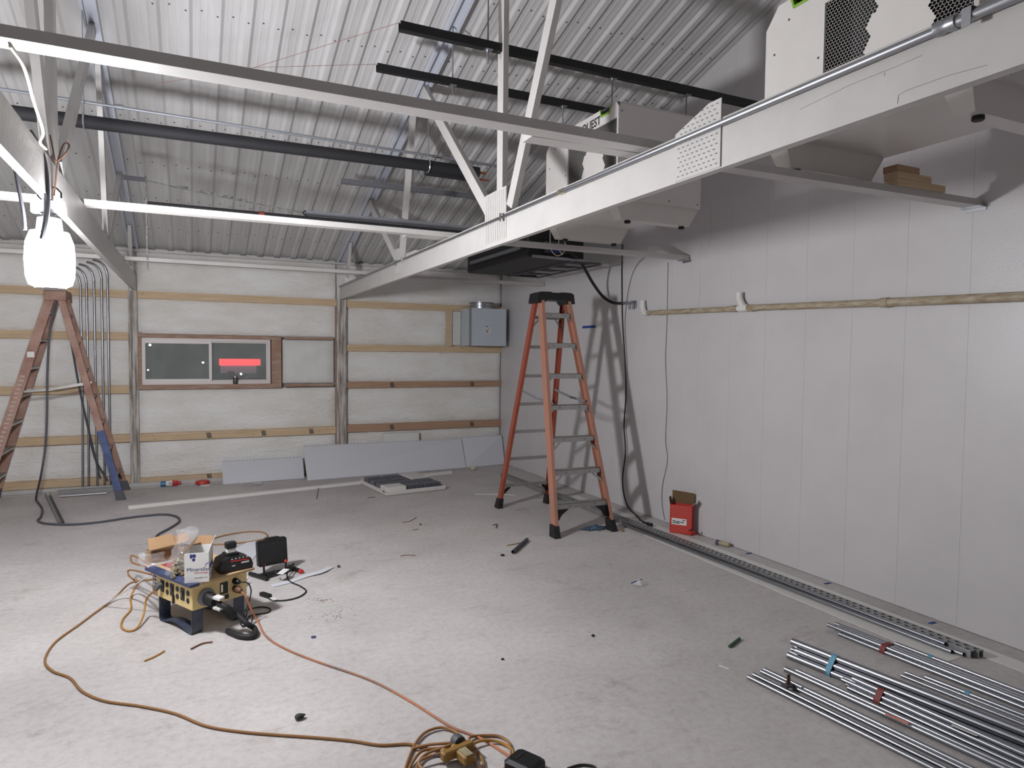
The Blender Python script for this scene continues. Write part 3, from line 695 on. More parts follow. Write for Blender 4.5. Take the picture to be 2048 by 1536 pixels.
# =================================================================== STEPLADDERS
def ladder(origin, rotz, label, m_rail, old=False, H=2.30):
    X = Matrix.Translation(Vector(origin)) @ Matrix.Rotation(rotz, 4, 'Z')
    t = thing('stepladder', label, 'ladder', origin)
    n = lambda: B(X)
    fb, rb = -.69, .60; wf, wt, wr_, wrt = .325, .165, .315, .175; zt = H-.06
    def fp(s, z): k = z/zt; return Vector((s*(wf+(wt-wf)*k), fb*(1-k)-.045*k, z))
    def rp(s, z): k = z/zt; return Vector((s*(wr_+(wrt-wr_)*k), rb*(1-k)+.045*k, z))
    def rail(f, s, wd, name, mr):
        a, c = f(s,.05), f(s,zt); d = (c-a).normalized(); sx = Vector((-s,0,0)); sx = (sx-d*sx.dot(d)).normalized(); fw = d.cross(sx).normalized()
        th = .033
        o = [(0,-wd/2),(th,-wd/2),(th,-wd/2+.005),(.005,-wd/2+.005),(.005,wd/2-.005),(th,wd/2-.005),(th,wd/2),(0,wd/2)]
        vs = [p+sx*x+fw*y for p in (a,c) for x,y in o]; k = len(o)
        n().add(vs, [(i,(i+1)%k,k+(i+1)%k,k+i) for i in range(k)]+[(0,1,2,3),(0,3,4,7),(4,5,6,7),(k,k+3,k+2,k+1),(k,k+7,k+4,k+3),(k+4,k+7,k+6,k+5)]).build(name, mr, t)
    for s in (-1,1):
        rail(fp, s, .092, 'front_rail', m_rail); rail(rp, s, .066, 'rear_rail', m_rail if old else 'fibre_rear')
    # boots
    for f, wd in ((fp,.1),(rp,.085)):
        for s in (-1,1):
            a = f(s,0); b = f(s,.11); c = .03
            vs = []
            for p, e in ((a,1.15),(b,.95)):
                px = p.x-s*.014; vs += [(px-.026*e,p.y-wd/2*e,p.z),(px+.026*e,p.y-wd/2*e,p.z),(px+.026*e,p.y+wd/2*e,p.z),(px-.026*e,p.y+wd/2*e,p.z)]
            n().add(vs, [(3,2,1,0),(4,5,6,7),(0,1,5,4),(1,2,6,5),(2,3,7,6),(3,0,4,7)]).build('boot', 'black_rubber' if not old else 'cord_grey', t)
    # steps, gussets, rivets
    for i in range(1,8):
        z = .30*i-.01
        a = fp(-1,z); c = fp(1,z); yy = a.y
        st = n().box((a.x+.004,yy-.040,z-.048),(c.x-.004,yy-.037,z)).box((a.x+.004,yy-.040,z-.003),(c.x-.004,yy+.045,z)).box((a.x+.004,yy+.042,z-.03),(c.x-.004,yy+.045,z)).build('step','alu',t)
        for s in (-1,1):
            e = fp(s,z)
            if i > 1 or old:
                q = fp(s,z-.14 if i <= 3 else z-.085); L_ = .115 if i <= 3 else .06
                n().bar((e.x-s*L_,yy-.03,z-.05),(q.x-s*.008,q.y-.035,q.z),.02,.004,(0,-1,0)).build('step_gusset','alu',st)
            else:
                q = fp(s,.10)
                n().prism([(e.x-s*.012,z-.05),(e.x-s*.16,z-.05),(e.x-s*.085,z-.10),(e.x-s*.05,z-.155),(q.x-s*.012,q.z+.03)],'Y',q.y+.01,q.y+.03).build('step_gusset','black_plastic',st)
        rv = n()
        for s in (-.45,.45): rv.lathe((s*c.x,yy-.041,z-.024),[(.006,0),(.005,-.003)],8,'Y')
        for s in (-1,1): e = fp(s,z-.02); rv.lathe((e.x-s*.014,e.y-.043,z-.02),[(.006,0),(.005,-.003)],8,'Y'); rv.lathe((e.x-s*.014,e.y-.043,z-.05),[(.006,0),(.005,-.003)],8,'Y')
        rv.build('rivet','cord_grey',st,kind='stuff')
        a = rp(-1,z-.03); c = rp(1,z-.03)
        rb_ = n().box((a.x+.004,a.y-.010,z-.055),(c.x-.004,a.y+.012,z-.022)).build('rear_rung','alu',t)
        if i in (1,7):
            for s in (-1,1):
                e = rp(s,z-.04); q = rp(s,z-.15)
                n().bar((e.x-s*.1,e.y-.008,z-.05),(q.x-s*.01,q.y-.008,q.z),.02 if i == 7 else .035,.005,(0,-1,0)).build('rung_gusset','alu' if i == 7 else 'black_plastic',rb_)
    # spreaders
    for s in (-1,1):
        a = fp(s,1.22); c = rp(s,1.30); m_ = (a+c)/2+Vector((0,0,-.018))
        n().bar((a.x-s*.03,a.y,a.z),(m_.x-s*.03,m_.y,m_.z),.006,.022).build('spreader','alu' if old else 'grey_strut',t)
        n().bar((m_.x-s*.034,m_.y-.02,m_.z),(c.x-s*.03,c.y,c.z),.006,.022).build('spreader','alu' if old else 'grey_strut',t)
    # moulded top cap with arched front
    w_ = .205
    cap = n().prism([(-w_-.01,zt-.05),(-w_+.005,zt+.045),(-w_+.04,zt+.06),(-.06,zt+.062),(-.05,zt+.055),(.05,zt+.055),(.06,zt+.062),(w_-.04,zt+.06),(w_-.005,zt+.045),(w_+.01,zt-.05),(.135,zt-.055),(.105,zt-.018),(-.105,zt-.018),(-.135,zt-.055)],'Y',-.10,.10)
    cap.build('top_cap','black_plastic' if not old else 'fibre_old',t)
    return t, fp, rp, X, n
OL = ladder((3.31,6.05,0), 0.0, 'orange fibreglass stepladder with black top cap near the right wall', 'fibre_orange')
LL = ladder((-1.33,8.95,0), -math.pi/2, 'faded old stepladder seen from the side at far left', 'fibre_old', True, 2.32)
t, fp, rp, X, n = OL
a = fp(-1,1.0); b = B(X)
b.add([fp(-1,z)+Vector((dx,-.0425,0)) for z, dx in ((1.05,.0),(1.05,.012),(1.16,.012),(1.16,.0))],[(0,1,2,3)]); b.build('paint_smear','paper_white',t)
t, fp, rp, X, n = LL
# blue tape wound round the near rear rail of the old ladder, label on the front rail
b = B(X); s = 1
a_, c_ = rp(s,.04), rp(s,.78); b.bar((a_.x-.014,a_.y,a_.z),(c_.x-.014,c_.y,c_.z),.036,.07,(0,1,0)); b.build('tape_wrap','faded_blue',t)
b = B(X); p = fp(s,1.62); b.box((p.x+.001,p.y-.03,p.z-.03),(p.x+.003,p.y+.035,p.z+.03)); b.build('label_sticker','paper_white',t)
b = B(X)
for k in range(26):
    p = fp(s,.25+k*.045); b.box((p.x+.0005,p.y-.012-.012*random.random(),p.z),(p.x+.002,p.y+.015+.01*random.random(),p.z+.022))
b.build('worn_print', mat('worn_print',(176,160,150),.8), t, kind='stuff')

# =================================================================== VERTICAL CONDUITS ON THE BACK WALL
words5 = ('first','second','third','fourth','fifth')
for k, px in enumerate((163,175,190,205,217)):
    x = fy(px,700,9.36).x
    pts = [(x-.012 if k < 2 else x,9.36,.055),(x,9.36,1.2),(x,9.36,2.42+.05*k*.4)]
    zt = 2.44+.03*k
    pts += [(x,9.36,zt),(x-.02,9.35,zt+.09),(x-.07,9.33,zt+.15),(x-.14,9.30,zt+.17)]
    tag(B().tube([pts[0],pts[1]]+smooth_path(pts[2:],5), .0125, 10).build('wall_conduit','emt',None,True), 'vertical steel conduit on the back wall, %s from the left of five' % words5[k], 'conduit', 'conduits on the back wall')
for k, (a, c, r) in enumerate(((fy(128,590,9.33),fy(200,955,9.33),.011),(fy(180,880,9.34),fy(215,960,9.34),.01))):
    tag(B().tube(smooth_path([a,a.lerp(c,.5)+Vector((-.03,0,0)),c],6), r, 8).build('leaning_cable','cord_grey',None,True), ('dark flexible cable slanting behind the old ladder','shorter dark cable slanting down beside the blue-taped ladder leg')[k], 'cable')
tag(channel(fz(95,988,.02),fz(123,1046,.02),'grey_strut',.05,.045).build('strut_offcut','strut_galv'),'grey strut offcut lying on the floor at far left','strut offcut')
tag(channel((-1.42,9.27,.022),(-.86,9.27,.022),'grey_strut').build('strut_offcut','strut_galv'),'grey strut lying along the back wall under the vertical conduits','strut offcut')
tag(B().tube([fz(120,993,.012),fz(213,986,.012)],.010,8).build('conduit_offcut','emt',None,True),'thin conduit offcut on the floor in front of the back-wall conduits','conduit')

# =================================================================== GALVANISED DUCT BOX ON THE BACK WALL
t = thing('duct_box','blue-grey galvanised duct box with a round collar in the back corner','duct box',(3.93,9.2,1.79))
bx0,bx1,by,bz0,bz1 = 3.625,4.20,9.06,1.79,2.335
B().cbox((bx0,by,bz0),(bx1,9.42,bz1),.003).build('box','steel_blue',t)
B().lathe(((bx0+bx1)/2-.04,(by+9.42)/2,bz1),[(.17,0),(.17,.03),(.178,.035),(.178,.045),(.17,.05),(.17,.075),(.183,.082),(.183,.092)],28).build('collar','galv',t,True)
B().box((bx0-.012,by-.012,bz0),(bx0+.012,by+.012,bz1)).build('corner_seam','galv',t)
b = B().lathe((3.90,by-.002,2.02),[(.05,0),(.05,.001)],20,'Y'); b.build('label_sticker','paper_white',t)
b = B()
for dx, dz, w_ in ((-.03,.045,.04),(-.035,.005,.03),(.005,.01,.03),(-.035,-.02,.05),(-.02,-.035,.03)): b.box((3.90+dx,by-.0035,2.02+dz),(3.90+dx+w_,by-.0028,2.02+dz+.01))
b.build('label_print','print_dark',t,kind='stuff')
tag(B().box((3.385,9.40,1.787),(3.475,9.43,2.298)).build('stud_block','lumber'),'short upright wood stud left of the duct box','stud')
tag(B().box((3.476,9.43,1.80),(3.624,9.47,2.295)).build('backer_panel','foam_board'),'pale panel strip between the stud and the duct box','panel')

# =================================================================== LEANING WALL PANELS, TRIM STICK, TRAY
def leaning(a, c, top_z, lean_y, label, nsl):
    th = .012; ax, ay = a; cx_, cy_ = c
    t = thing('spare_panel', label, 'panel', ((ax+cx_)/2,(ay+cy_)/2,0), 'spare wall panels')
    vs = [(ax,ay,0),(cx_,cy_,0),(cx_,lean_y,top_z),(ax,lean_y,top_z)]
    nrm = (Vector(vs[1])-Vector(vs[0])).cross(Vector(vs[3])-Vector(vs[0])).normalized()
    if nrm.y > 0: nrm = -nrm
    vs = [Vector(v) for v in vs]; vs += [v-nrm*th for v in vs]
    lift = max(0, -min(v.z for v in vs)); vs = [v+Vector((0,0,lift)) for v in vs]
    B().add(vs,[(0,1,2,3),(7,6,5,4),(0,4,5,1),(1,5,6,2),(2,6,7,3),(3,7,4,0)]).build('sheet','sheet_white',t)
    b = B(); e0, e1 = vs[3], vs[2]; dn = (vs[0]-vs[3]).normalized()
    for k in range(nsl):
        p = e0.lerp(e1,(k+.25)/nsl); q = e0.lerp(e1,(k+.75)/nsl)
        b.add([p+nrm*.0006+dn*.006,q+nrm*.0006+dn*.006,q+nrm*.0006+dn*.011,p+nrm*.0006+dn*.011],[(0,1,2,3)])
    b.build('edge_slot','print_dark',t,kind='stuff')
leaning((.34,9.13),(1.335,9.19),.262,9.365,'short white wall panel leaning at the left end of the row',22)
leaning((1.345,9.00),(3.62,9.16),.405,9.37,'long white wall panel leaning against the back wall, middle of the row',48)
leaning((3.63,9.17),(4.28,9.24),.43,9.37,'white wall panel leaning into the back right corner',14)
tag(B().cbox((2.44,9.375,.30),(2.97,9.42,.53),.006).build('foam_block','foam_board'),'white block standing behind the long leaning panel','block')
s0, s1 = fz(257,1018), fz(735,966)
tag(channel(s0+Vector((0,0,.018)),s1+Vector((0,0,.018)),'pvc_white',.045,.036,.003).build('trim_stick','pvc_white'),'long white trim stick lying on the floor before the leaning panels','trim')
tag(channel(fz(735,966)+Vector((.02,.04,.018)),fz(905,948)+Vector((0,.05,.018)),'pvc_white',.045,.036,.003).build('trim_stick','pvc_white'),'white trim stick end lying behind the spiked tray','trim')
# tray with blocks of comb teeth
tc = fz(772,993); tX = (fz(889,980)-tc); ang = math.atan2(tX.y,tX.x)
X = Matrix.Translation(tc) @ Matrix.Rotation(ang,4,'Z')
t = thing('spiked_tray','white plastic tray holding square blocks of dark comb teeth, on the floor','tray',tuple(tc))
tl, tw = .78, .86
b = B(X); b.cbox((0,0,.004),(tl,tw,.03),.008); b.build('base','dehum_white',t)
B(X).box((0,0,.03),(tl,.014,.055)).box((0,.014,.03),(.014,tw,.055)).box((tl-.014,.014,.03),(tl,tw,.055)).box((.014,tw-.014,.03),(tl-.014,tw,.055)).build('rim','dehum_white',t)
cells = [(i,j) for j in range(4) for i in range(3)]
for (i,j) in cells:
    cx0 = .03+i*.245; cy0 = .035+j*.205
    if (i,j) in ((0,0),(2,2),(2,3)):
        B(X).cbox((cx0-.015,cy0-.025,.03),(cx0+.235,cy0+.19,.098),.008).build('cover','dehum_white',t); continue
    b = B(X)
    for k in range(12): b.box((cx0+k*.0185,cy0,.03),(cx0+k*.0185+.006,cy0+.165,.095))
    b.build('comb_block','comb_grey',t,kind='stuff')
for k, (yy, r) in enumerate(((.08,.012),(.035,.008))): B(X).lathe((-.004,yy,.045),[(r,0),(r,.006)],10,'X').build('plug_hole','black_rubber',t)
pb = fz(500,972)
b = B()
for k in range(7): b.add([pb+Vector((random.uniform(-.16,.16),random.uniform(-.08,.08),.004+random.uniform(0,.05))) for _ in range(4)],[(0,1,2,3)])
tag(b.build('plastic_wrap', mat('clear_film',(220,222,224),.25,alpha=.45)),'crumpled clear plastic wrap beside the white trim stick','plastic wrap')

# =================================================================== STRUT STACK AND FLOOR STRIPS ALONG THE RIGHT WALL
tag(B().box((4.012,.3,.0),(4.14,6.9,.003)).build('floor_strip','pvc_white'),'long flat white strip on the floor beside the right wall','strip')
tag(B().add([(3.745,2.27,.0),(3.94,2.27,0),(3.96,5.1,0),(3.80,5.1,0),(3.745,2.27,.003),(3.94,2.27,.003),(3.96,5.1,.003),(3.80,5.1,.003)],[(3,2,1,0),(4,5,6,7),(0,1,5,4),(1,2,6,5),(2,3,7,6),(3,0,4,7)]).build('floor_strip','pvc_white'),'white strip lying under the strut stack','strip')
SX = Matrix.Translation(Vector((3.94,2.24,.0035))) @ Matrix.Rotation(.0205,4,'Z')
def slotted(x, y0, y1, z, label, slots=True):
    t = thing('slotted_strut', label, 'strut', tuple(SX @ Vector((x,(y0+y1)/2,z))), 'stacked slotted struts')
    w_, h = .041, .041; g = .0025
    p = [(-w_/2,0),(-w_/2,h),(-w_/2+g,h-g),(-w_/2+g,.003),(-w_/2+.01,.003),(-w_/2+.01,0)]
    for s in (-1,1): B(SX).profile((x,y0,z),(x,y1,z),[(s*a,c) for a,c in p]).build('flange','strut_galv',t)
    b = B(SX); pitch = .0508; n_ = int((y1-y0)/pitch); yy = y0; xa, xb = x-w_/2, x+w_/2; zt = z+h
    if slots:
        for k in range(n_):
            a0, a1 = yy, yy+pitch; h0, h1 = yy+.011, yy+.040; hx0, hx1 = x-.0085, x+.0085
            b.add([(xa,a0,zt),(xb,a0,zt),(xb,a1,zt),(xa,a1,zt),(hx0,h0,zt),(hx1,h0,zt),(hx1,h1,zt),(hx0,h1,zt)],[(0,1,5,4),(1,2,6,5),(2,3,7,6),(3,0,4,7)]); yy += pitch
        b.add([(xa,yy,zt),(xb,yy,zt),(xb,y1,zt),(xa,y1,zt)],[(0,1,2,3)])
        b.build('slotted_web','strut_galv',t)
    else: b.box((xa,y0,zt-g),(xb,y1,zt)).build('web','strut_galv',t)
slotted(0.0,.0,6.10,0,'slotted steel strut in the middle of the strut stack')
slotted(.043,-.02,6.14,0,'slotted steel strut nearest the right wall in the stack')
for k, (dx, z, lb) in enumerate(((-.034,.0125,'inner lower'),(-.058,.0125,'outer lower'),(-.036,.0345,'upper'))):
    a_, c_ = SX @ Vector((dx,.03+.05*k,z)), SX @ Vector((dx,3.2,z))
    tag(B().hollow(a_,c_,.0115).build('side_conduit','emt',None,True),'%s one of three thin conduits tucked along the strut stack' % lb,'conduit','conduits beside the strut stack')
for k, (px, py) in enumerate(((1498,1107),(1655,1167),(1865,1246))):
    c = fz(px,py); tag(B().box((c.x-.03,c.y-.012,0),(c.x+.03,c.y+.012,.002)).build('tape_scrap','blue_tape'),('blue tape scrap on the floor by the right wall, farthest of three','blue tape scrap on the floor by the right wall, middle of three','blue tape scrap on the floor by the right wall, nearest of three')[k],'tape')

# =================================================================== CONDUITS LYING ON THE FLOOR
def pipe(x, y, z, r, dx, label, group, L=3.05):
    o = B().hollow((x,y,z),(x+dx,y-L,z),r).build('steel_conduit','emt',None,True); return tag(o,label,'conduit',group)
def at_floor(px, py, r): return fz(px,py,r)
ordn = ('first','second','third','fourth','fifth','sixth','seventh','eighth','ninth')
G1 = 'loose conduits at the left of the pile'
q = at_floor(1497,1353,.0118)
for k, (px, py, r, dx) in enumerate(((1497,1354,.0118,.36),(1507,1349,.0118,.36),(1523,1343,.0118,.34),(1529,1339,.0118,.34),(1571,1338,.0145,.38),(1594,1341,.0118,.36))):
    p = at_floor(px,py,r); base = at_floor(1497,1354,r)
    pipe(p.x,p.y,r+.0002,r,dx,'loose steel conduit at the left of the pile, %s from the left' % ordn[k],G1)
# blue-banded bundle of larger pipes (7, hexagonal)
def bundle(p, r, cells_, dx, label, group, tape_at, tape, tlabel):
    objs = []
    for k, (i, j) in enumerate(cells_):
        x = p.x+(i+(.5 if j % 2 else 0))*r*2.12; z = r+j*r*1.72
        st = random.uniform(-.05,.04)
        pipe(x-st*dx/3.05,p.y+st,z+.0003,r,dx,'%s, %s counted up from the floor' % (label,ordn[k]),group)
        objs.append((x,z))
    yy = p.y-tape_at; xs = [o[0] for o in objs]; zs = [o[1] for o in objs]; f = tape_at/3.05*dx
    # convex loop of tape round the bundle
    pts = []
    for x, z in objs:
        for a in range(12): pts.append((x+f+math.cos(a*math.pi/6)*(r+.002), max(.0005,z+math.sin(a*math.pi/6)*(r+.002))))
    pts = sorted(set(pts))
    def half(P):
        h = []
        for q_ in P:
            while len(h) >= 2 and (h[-1][0]-h[-2][0])*(q_[1]-h[-2][1])-(h[-1][1]-h[-2][1])*(q_[0]-h[-2][0]) <= 0: h.pop()
            h.append(q_)
        return h
    hull = half(pts)[:-1]+half(pts[::-1])[:-1]
    n_ = len(hull); vs = [(x,yy+w_,z) for w_ in (-.016,.016) for x,z in hull]
    b = B().add(vs,[(i,(i+1)%n_,n_+(i+1)%n_,n_+i) for i in range(n_)])
    tag(b.build('tape_band',tape),tlabel,'tape')
hexa = [(0,0),(1,0),(2,0),(3,0),(0,1),(1,1),(2,1),(1,2)]
p = fz(1576,1310,.019)
bundle(Vector((p.x-.0,p.y,0)),.0192,hexa,.50,'thick steel conduit in the blue-banded bundle','blue-banded bundle',.24,'sky_tape','light blue tape band round the thick conduit bundle')
p = fz(1664,1262,.012)
bundle(Vector((p.x,p.y,0)),.0128,[(0,0),(1,0),(2,0),(3,0),(0,1),(1,1),(2,1)],.22,'steel conduit in the far red-banded bundle','far red-banded bundle',.32,'red_tape','dark red tape band on the bundle nearest the strut stack')
p = fz(1693,1372,.012)
bundle(Vector((p.x-.012,p.y,0)),.0128,[(0,0),(1,0),(2,0),(0,1),(1,1),(1,2)],.30,'steel conduit in the near red-banded bundle','near red-banded bundle',.17,'red_tape','dark red tape band on the bundle nearest the camera')
for k, (px, py, r, dx, lb) in enumerate(((1791,1287,.0118,.18,'single conduit farthest right, beside the white strip'),(1851,1354,.0132,.22,'conduit starting in the gap right of the blue-banded bundle, upper one'),(1848,1366,.0105,.24,'conduit starting in the gap right of the blue-banded bundle, lower one'),(1811,1345,.0095,.24,'thin conduit whose end lies in shade between the bundles'),(1803,1351,.0095,.26,'thin conduit just left of the shaded one between the bundles'))):
    p = fz(px,py,r); pipe(p.x,p.y,r+.0002,r,.156 if k else .12,'steel '+lb,'single conduits right of the bundles',1.3 if k else 1.7)
    if k in (0,1):
        f = .2; q = Vector((p.x+f*(.12 if k else .0706),p.y-f,r)); tag(B().tube([q+Vector((0,.012,0)),q-Vector((0,.012,0))],r+.0015,12).build('tape_ring','sky_tape',None,True),('small light blue tape ring on the farthest right conduit','small light blue tape ring on a conduit in the gap')[k],'tape')
c = fz(1577,1378,.01)
t = thing('beam_clamp','small steel clamp with an upright tab standing among the loose conduits','clamp',tuple(fz(1577,1378,0)))
B().box((c.x-.03,c.y-.015,.024),(c.x+.03,c.y+.02,.034)).build('jaw','cord_grey',t)
B().box((c.x-.012,c.y-.002,.034),(c.x+.008,c.y+.003,.085)).build('tab','wire_brown',t)
for k, (px, py) in enumerate(((1795,1437),(1930,1460))):
    c = fz(px,py,.055 if k else .03); tag(B().bar((c.x-.012,c.y+.05,c.z),(c.x+.005,c.y-.05,c.z),.018,.0012).build('paper_label','paper_white' if k else 'box_pink'),('pink paper label on a loose conduit','white paper label on the banded conduits')[k],'label')

# =================================================================== RED BOX AND SMALL THINGS BY THE RIGHT WALL
X = Matrix.Translation(Vector((4.075,5.07,.005))) @ Matrix.Rotation(math.radians(-52),4,'Z')
t = thing('red_carton','open red cardboard carton with a white label by the right wall','box',(4.12,5.0,.005))
W_, D_, H_ = .205, .085, .27
g = .003; b = B(X)
b.box((0,0,0),(W_,g,H_)).box((0,D_-g,0),(W_,D_,H_)).box((0,g,0),(g,D_-g,H_)).box((W_-g,g,0),(W_,D_-g,H_)).box((g,g,0),(W_-g,D_-g,g)); b.build('carton','box_red',t)
b = B(X)
for r in range(16):
    for c_ in range(8):
        x = .008+c_*.0255+(.0127 if r % 2 else 0); z = .012+r*.0162
        if x > W_-.015 or (.025 < x < .155 and .085 < z < .135): continue
        b.add([(x,-.0006,z),(x+.012,-.0006,z-.002),(x+.015,-.0006,z+.001),(x+.003,-.0006,z+.004)],[(0,1,2,3)])
b.build('printed_pattern','box_pink',t,kind='stuff')
B(X).box((.018,-.0012,.082),(.158,-.0002,.142)).build('label_sticker','paper_white',t)
b = B(X)
for x, z, w_ in ((.026,.112,.03),(.06,.108,.035),(.10,.104,.035),(.026,.095,.07),(.12,.125,.025)): b.box((x,-.0018,z),(x+w_,-.0013,z+.008))
b.build('label_print','print_dark',t,kind='stuff')
B(X).add([(0,D_-.002,H_),(W_,D_-.002,H_),(W_,D_+.005,H_+.105),(.0,D_+.005,H_+.12),(0,D_,H_),(W_,D_,H_),(W_,D_+.008,H_+.105),(0,D_+.008,H_+.12)],[(0,1,2,3),(7,6,5,4),(0,4,5,1),(1,5,6,2),(2,6,7,3),(3,7,4,0)]).build('flap','cardboard_dark',t)
B(X).add([(0,.0,H_),(0,D_,H_),(-.012,D_,H_+.065),(-.012,0,H_+.065),(.002,.0,H_),(.002,D_,H_),(-.010,D_,H_+.065),(-.010,0,H_+.065)],[(0,1,2,3),(7,6,5,4),(0,4,5,1),(1,5,6,2),(2,6,7,3),(3,7,4,0)]).build('flap','cardboard_dark',t)
B(X).add([(W_,0,H_),(W_,D_,H_),(W_+.045,D_,H_+.045),(W_+.045,0,H_+.045),(W_-.002,.0,H_),(W_-.002,D_,H_),(W_+.043,D_,H_+.047),(W_+.043,0,H_+.047)],[(0,1,2,3),(7,6,5,4),(0,4,5,1),(1,5,6,2),(2,6,7,3),(3,7,4,0)]).build('flap','paper_white',t)
c = fz(1381,1070,0); c.z = .005
t = thing('tape_measure','small red tape measure leaning at the foot of the red carton','tape measure',tuple(c))
B().cbox((c.x-.03,c.y-.03,c.z),(c.x+.035,c.y+.03,c.z+.04),.006).build('case','red_plastic',t)
B().lathe((c.x,c.y,c.z+.04),[(.022,0),(.024,.004),(.02,.012)],14).build('dial','black_plastic',t,True)
a = fz(1433,1084,.022); e = fz(1459,1090,.022)
t = thing('caulk_tube','tan tube with a purple cap lying by the right wall','tube',tuple((a+e)/2-Vector((0,0,.02))))
d = (e-a).normalized(); e = a+d*.125
B().tube([a+d*.03,e],.021,14).build('body',mat('tube_tan',(178,168,140),.4,rgb2=(150,138,110),vscale=10),t,True)
B().tube([a,a+d*.03],.0225,14).build('cap',mat('purple',(76,62,108),.5),t,True)
tag(B().tube(smooth_path([fz(1392,1066,.01),fz(1400,1070,.012),fz(1404,1064,.03)],4),.004,6).build('wire_scrap','wire_brown',None,True),'short bent wire scrap right of the red carton','wire')
# glove/cloth under the orange ladder
c = fz(1190,1058); vs = []; fs = []; nx, ny = 14, 9
for j in range(ny+1):
    for i in range(nx+1):
        u, v = i/nx-.5, j/ny-.5; e = max(0,1-(u*u*4+v*v*4)); vs.append((c.x+u*.30+.01*math.sin(j*2), c.y+v*.15+.01*math.sin(i*1.7), .003+.045*e*(.55+.45*math.sin(i*1.3)*math.cos(j*1.9))))
for j in range(ny):
    for i in range(nx):
        if abs(i/nx-.5)**2+abs(j/ny-.5)**2 < .26: a_ = j*(nx+1)+i; fs.append((a_,a_+1,a_+nx+2,a_+nx+1))
tag(B().add(vs,fs).build('rag','cloth_blue',None,True),'crumpled blue-grey rag under the orange ladder','rag')
# spray bottle and red tin at the back wall
t = thing('spray_can','blue and red can lying on the floor by the back wall','can',tuple(fz(338,968,0)))
a = fz(321,968,.034); e = Vector((a.x+.20,a.y,.034))
B().tube([a,a+Vector((.06,0,0))],.034,16).build('base_band',mat('can_blue',(60,110,150),.4),t,True)
B().tube([a+Vector((.06,0,0)),a+Vector((.13,0,0))],.0338,16).build('label_band','paper_white',t,True)
B().tube([a+Vector((.13,0,0)),a+Vector((.185,0,0)),a+Vector((.195,0,0)),a+Vector((.225,0,0))],.034,16,rs=[.034,.034,.022,.02]).build('cap','red_plastic',t,True)
text_b('PRIME',.036,(a.x+.185,a.y-.036,.024+.03),(-1,0,0),(0,0,-1)).build('lettering','print_dark',t)
c = fz(405,968)
t = thing('red_tin','crushed red tin beside the can at the back wall','tin',tuple(c))
B().lathe((c.x,c.y,.0),[(.07,0),(.085,.012),(.08,.04),(.06,.045)],14).build('body','red_plastic',t,True)
B().lathe((c.x+.03,c.y-.11,.0),[(.06,0),(.06,.006)],14).build('lid','paper_white',t,True)

# =================================================================== POWER DISTRIBUTION BOX
ang = math.radians(28.4)
PX = Matrix.Translation(Vector((-.012,4.315,0))) @ Matrix.Rotation(ang,4,'Z')
pbx = thing('power_box','yellow temporary power box on blue steel runner legs','power box',(.0,4.5,0))
bw, bd, z0, z1 = .355, .475, .152, .305
B(PX).cbox((0,0,z0),(bw,bd,z1),.004).build('body','yellow_box',pbx)
lid = B(PX).box((-.028,-.03,z1),(bw+.035,bd+.03,z1+.014)).build('lid','ply',pbx)
B(PX).box((-.029,-.031,z1-.002),(.03,bd+.031,z1+.0152)).build('painted_edge','blue_paint',lid)
B(PX).box((.06,.33,z1+.014),(.3,.49,z1+.0155)).build('torn_sticker','sticker_red',lid)
for k in range(7):
    x = .07+k*.03; B(PX).add([(x,.34+.01*k,z1+.0158),(x+.02,.34+.01*k,z1+.0158),(x+.05,.43,z1+.0158),(x+.03,.43,z1+.0158)],[(0,1,2,3)]).build('tear_streak','tube_tan',lid)
def strap(x0, name='runner_leg'):
    th = .006; pts = [(.02,z0),(.02,.02),(.03,.004),(.06,.004)]+[(.06+.30*k/8,.004+.03*math.sin(math.pi*k/8)) for k in range(1,8)]+[(.36,.004),(.39,.004),(.40,.02),(.40,z0)]
    vs = []; fs = []; P = [Vector((0,a,c)) for a,c in pts]
    for i, p in enumerate(P):
        t_ = (P[min(i+1,len(P)-1)]-P[max(i-1,0)]).normalized(); nn = Vector((0,-t_.z,t_.y))
        for dx, s in ((x0,-.5),(x0+.07,-.5),(x0+.07,.5),(x0,.5)): q = p+nn*th*s; q.x = dx; q.z = max(q.z,.0005); vs.append(q)
    for i in range(len(P)-1):
        for k in range(4): fs.append((i*4+k,i*4+(k+1)%4,i*4+4+(k+1)%4,i*4+4+k))
    fs += [(3,2,1,0),tuple(len(vs)-4+k for k in range(4))]
    B(PX).add(vs,fs).build(name,'blue_steel',pbx)
strap(.005); strap(bw-.08)
# left face (x = 0): outlets, breaker windows, sticker
def outlet_x(y, z): B(PX).lathe((-.004,y,z),[(.0,0),(.0145,0),(.0165,.002),(.0165,.006)],16,'X').build('outlet','black_plastic',pbx,True)
for y in (.045,.165,.285):
    for z in (.205,.25): outlet_x(y,z)
for y in (.105,.228,.345):
    o = B(PX).box((-.003,y-.022,.195),(.002,y+.022,.268)).build('breaker_window','black_plastic',pbx)
    B(PX).box((-.008,y-.008,.215),(-.003,y+.008,.25)).build('breaker_switch','cord_grey',o)
B(PX).box((-.002,.405,.215),(.0,.468,.288)).build('warning_sticker','paper_white',pbx)
b = B(PX)
for y, z, w_, h_ in ((.415,.27,.04,.008),(.42,.245,.015,.012),(.44,.25,.018,.006),(.412,.228,.03,.006)): b.box((-.0028,y,z),(-.0018,y+w_,z+h_))
b.build('sticker_print','print_dark',pbx,kind='stuff')
B(PX).box((-.002,.405,z0),(.0,.468,.205)).build('rust_patch','lumber_red',pbx)
B(PX).box((-.014,.195,.155),(-.004,.205,.21)).build('latch','black_plastic',pbx)
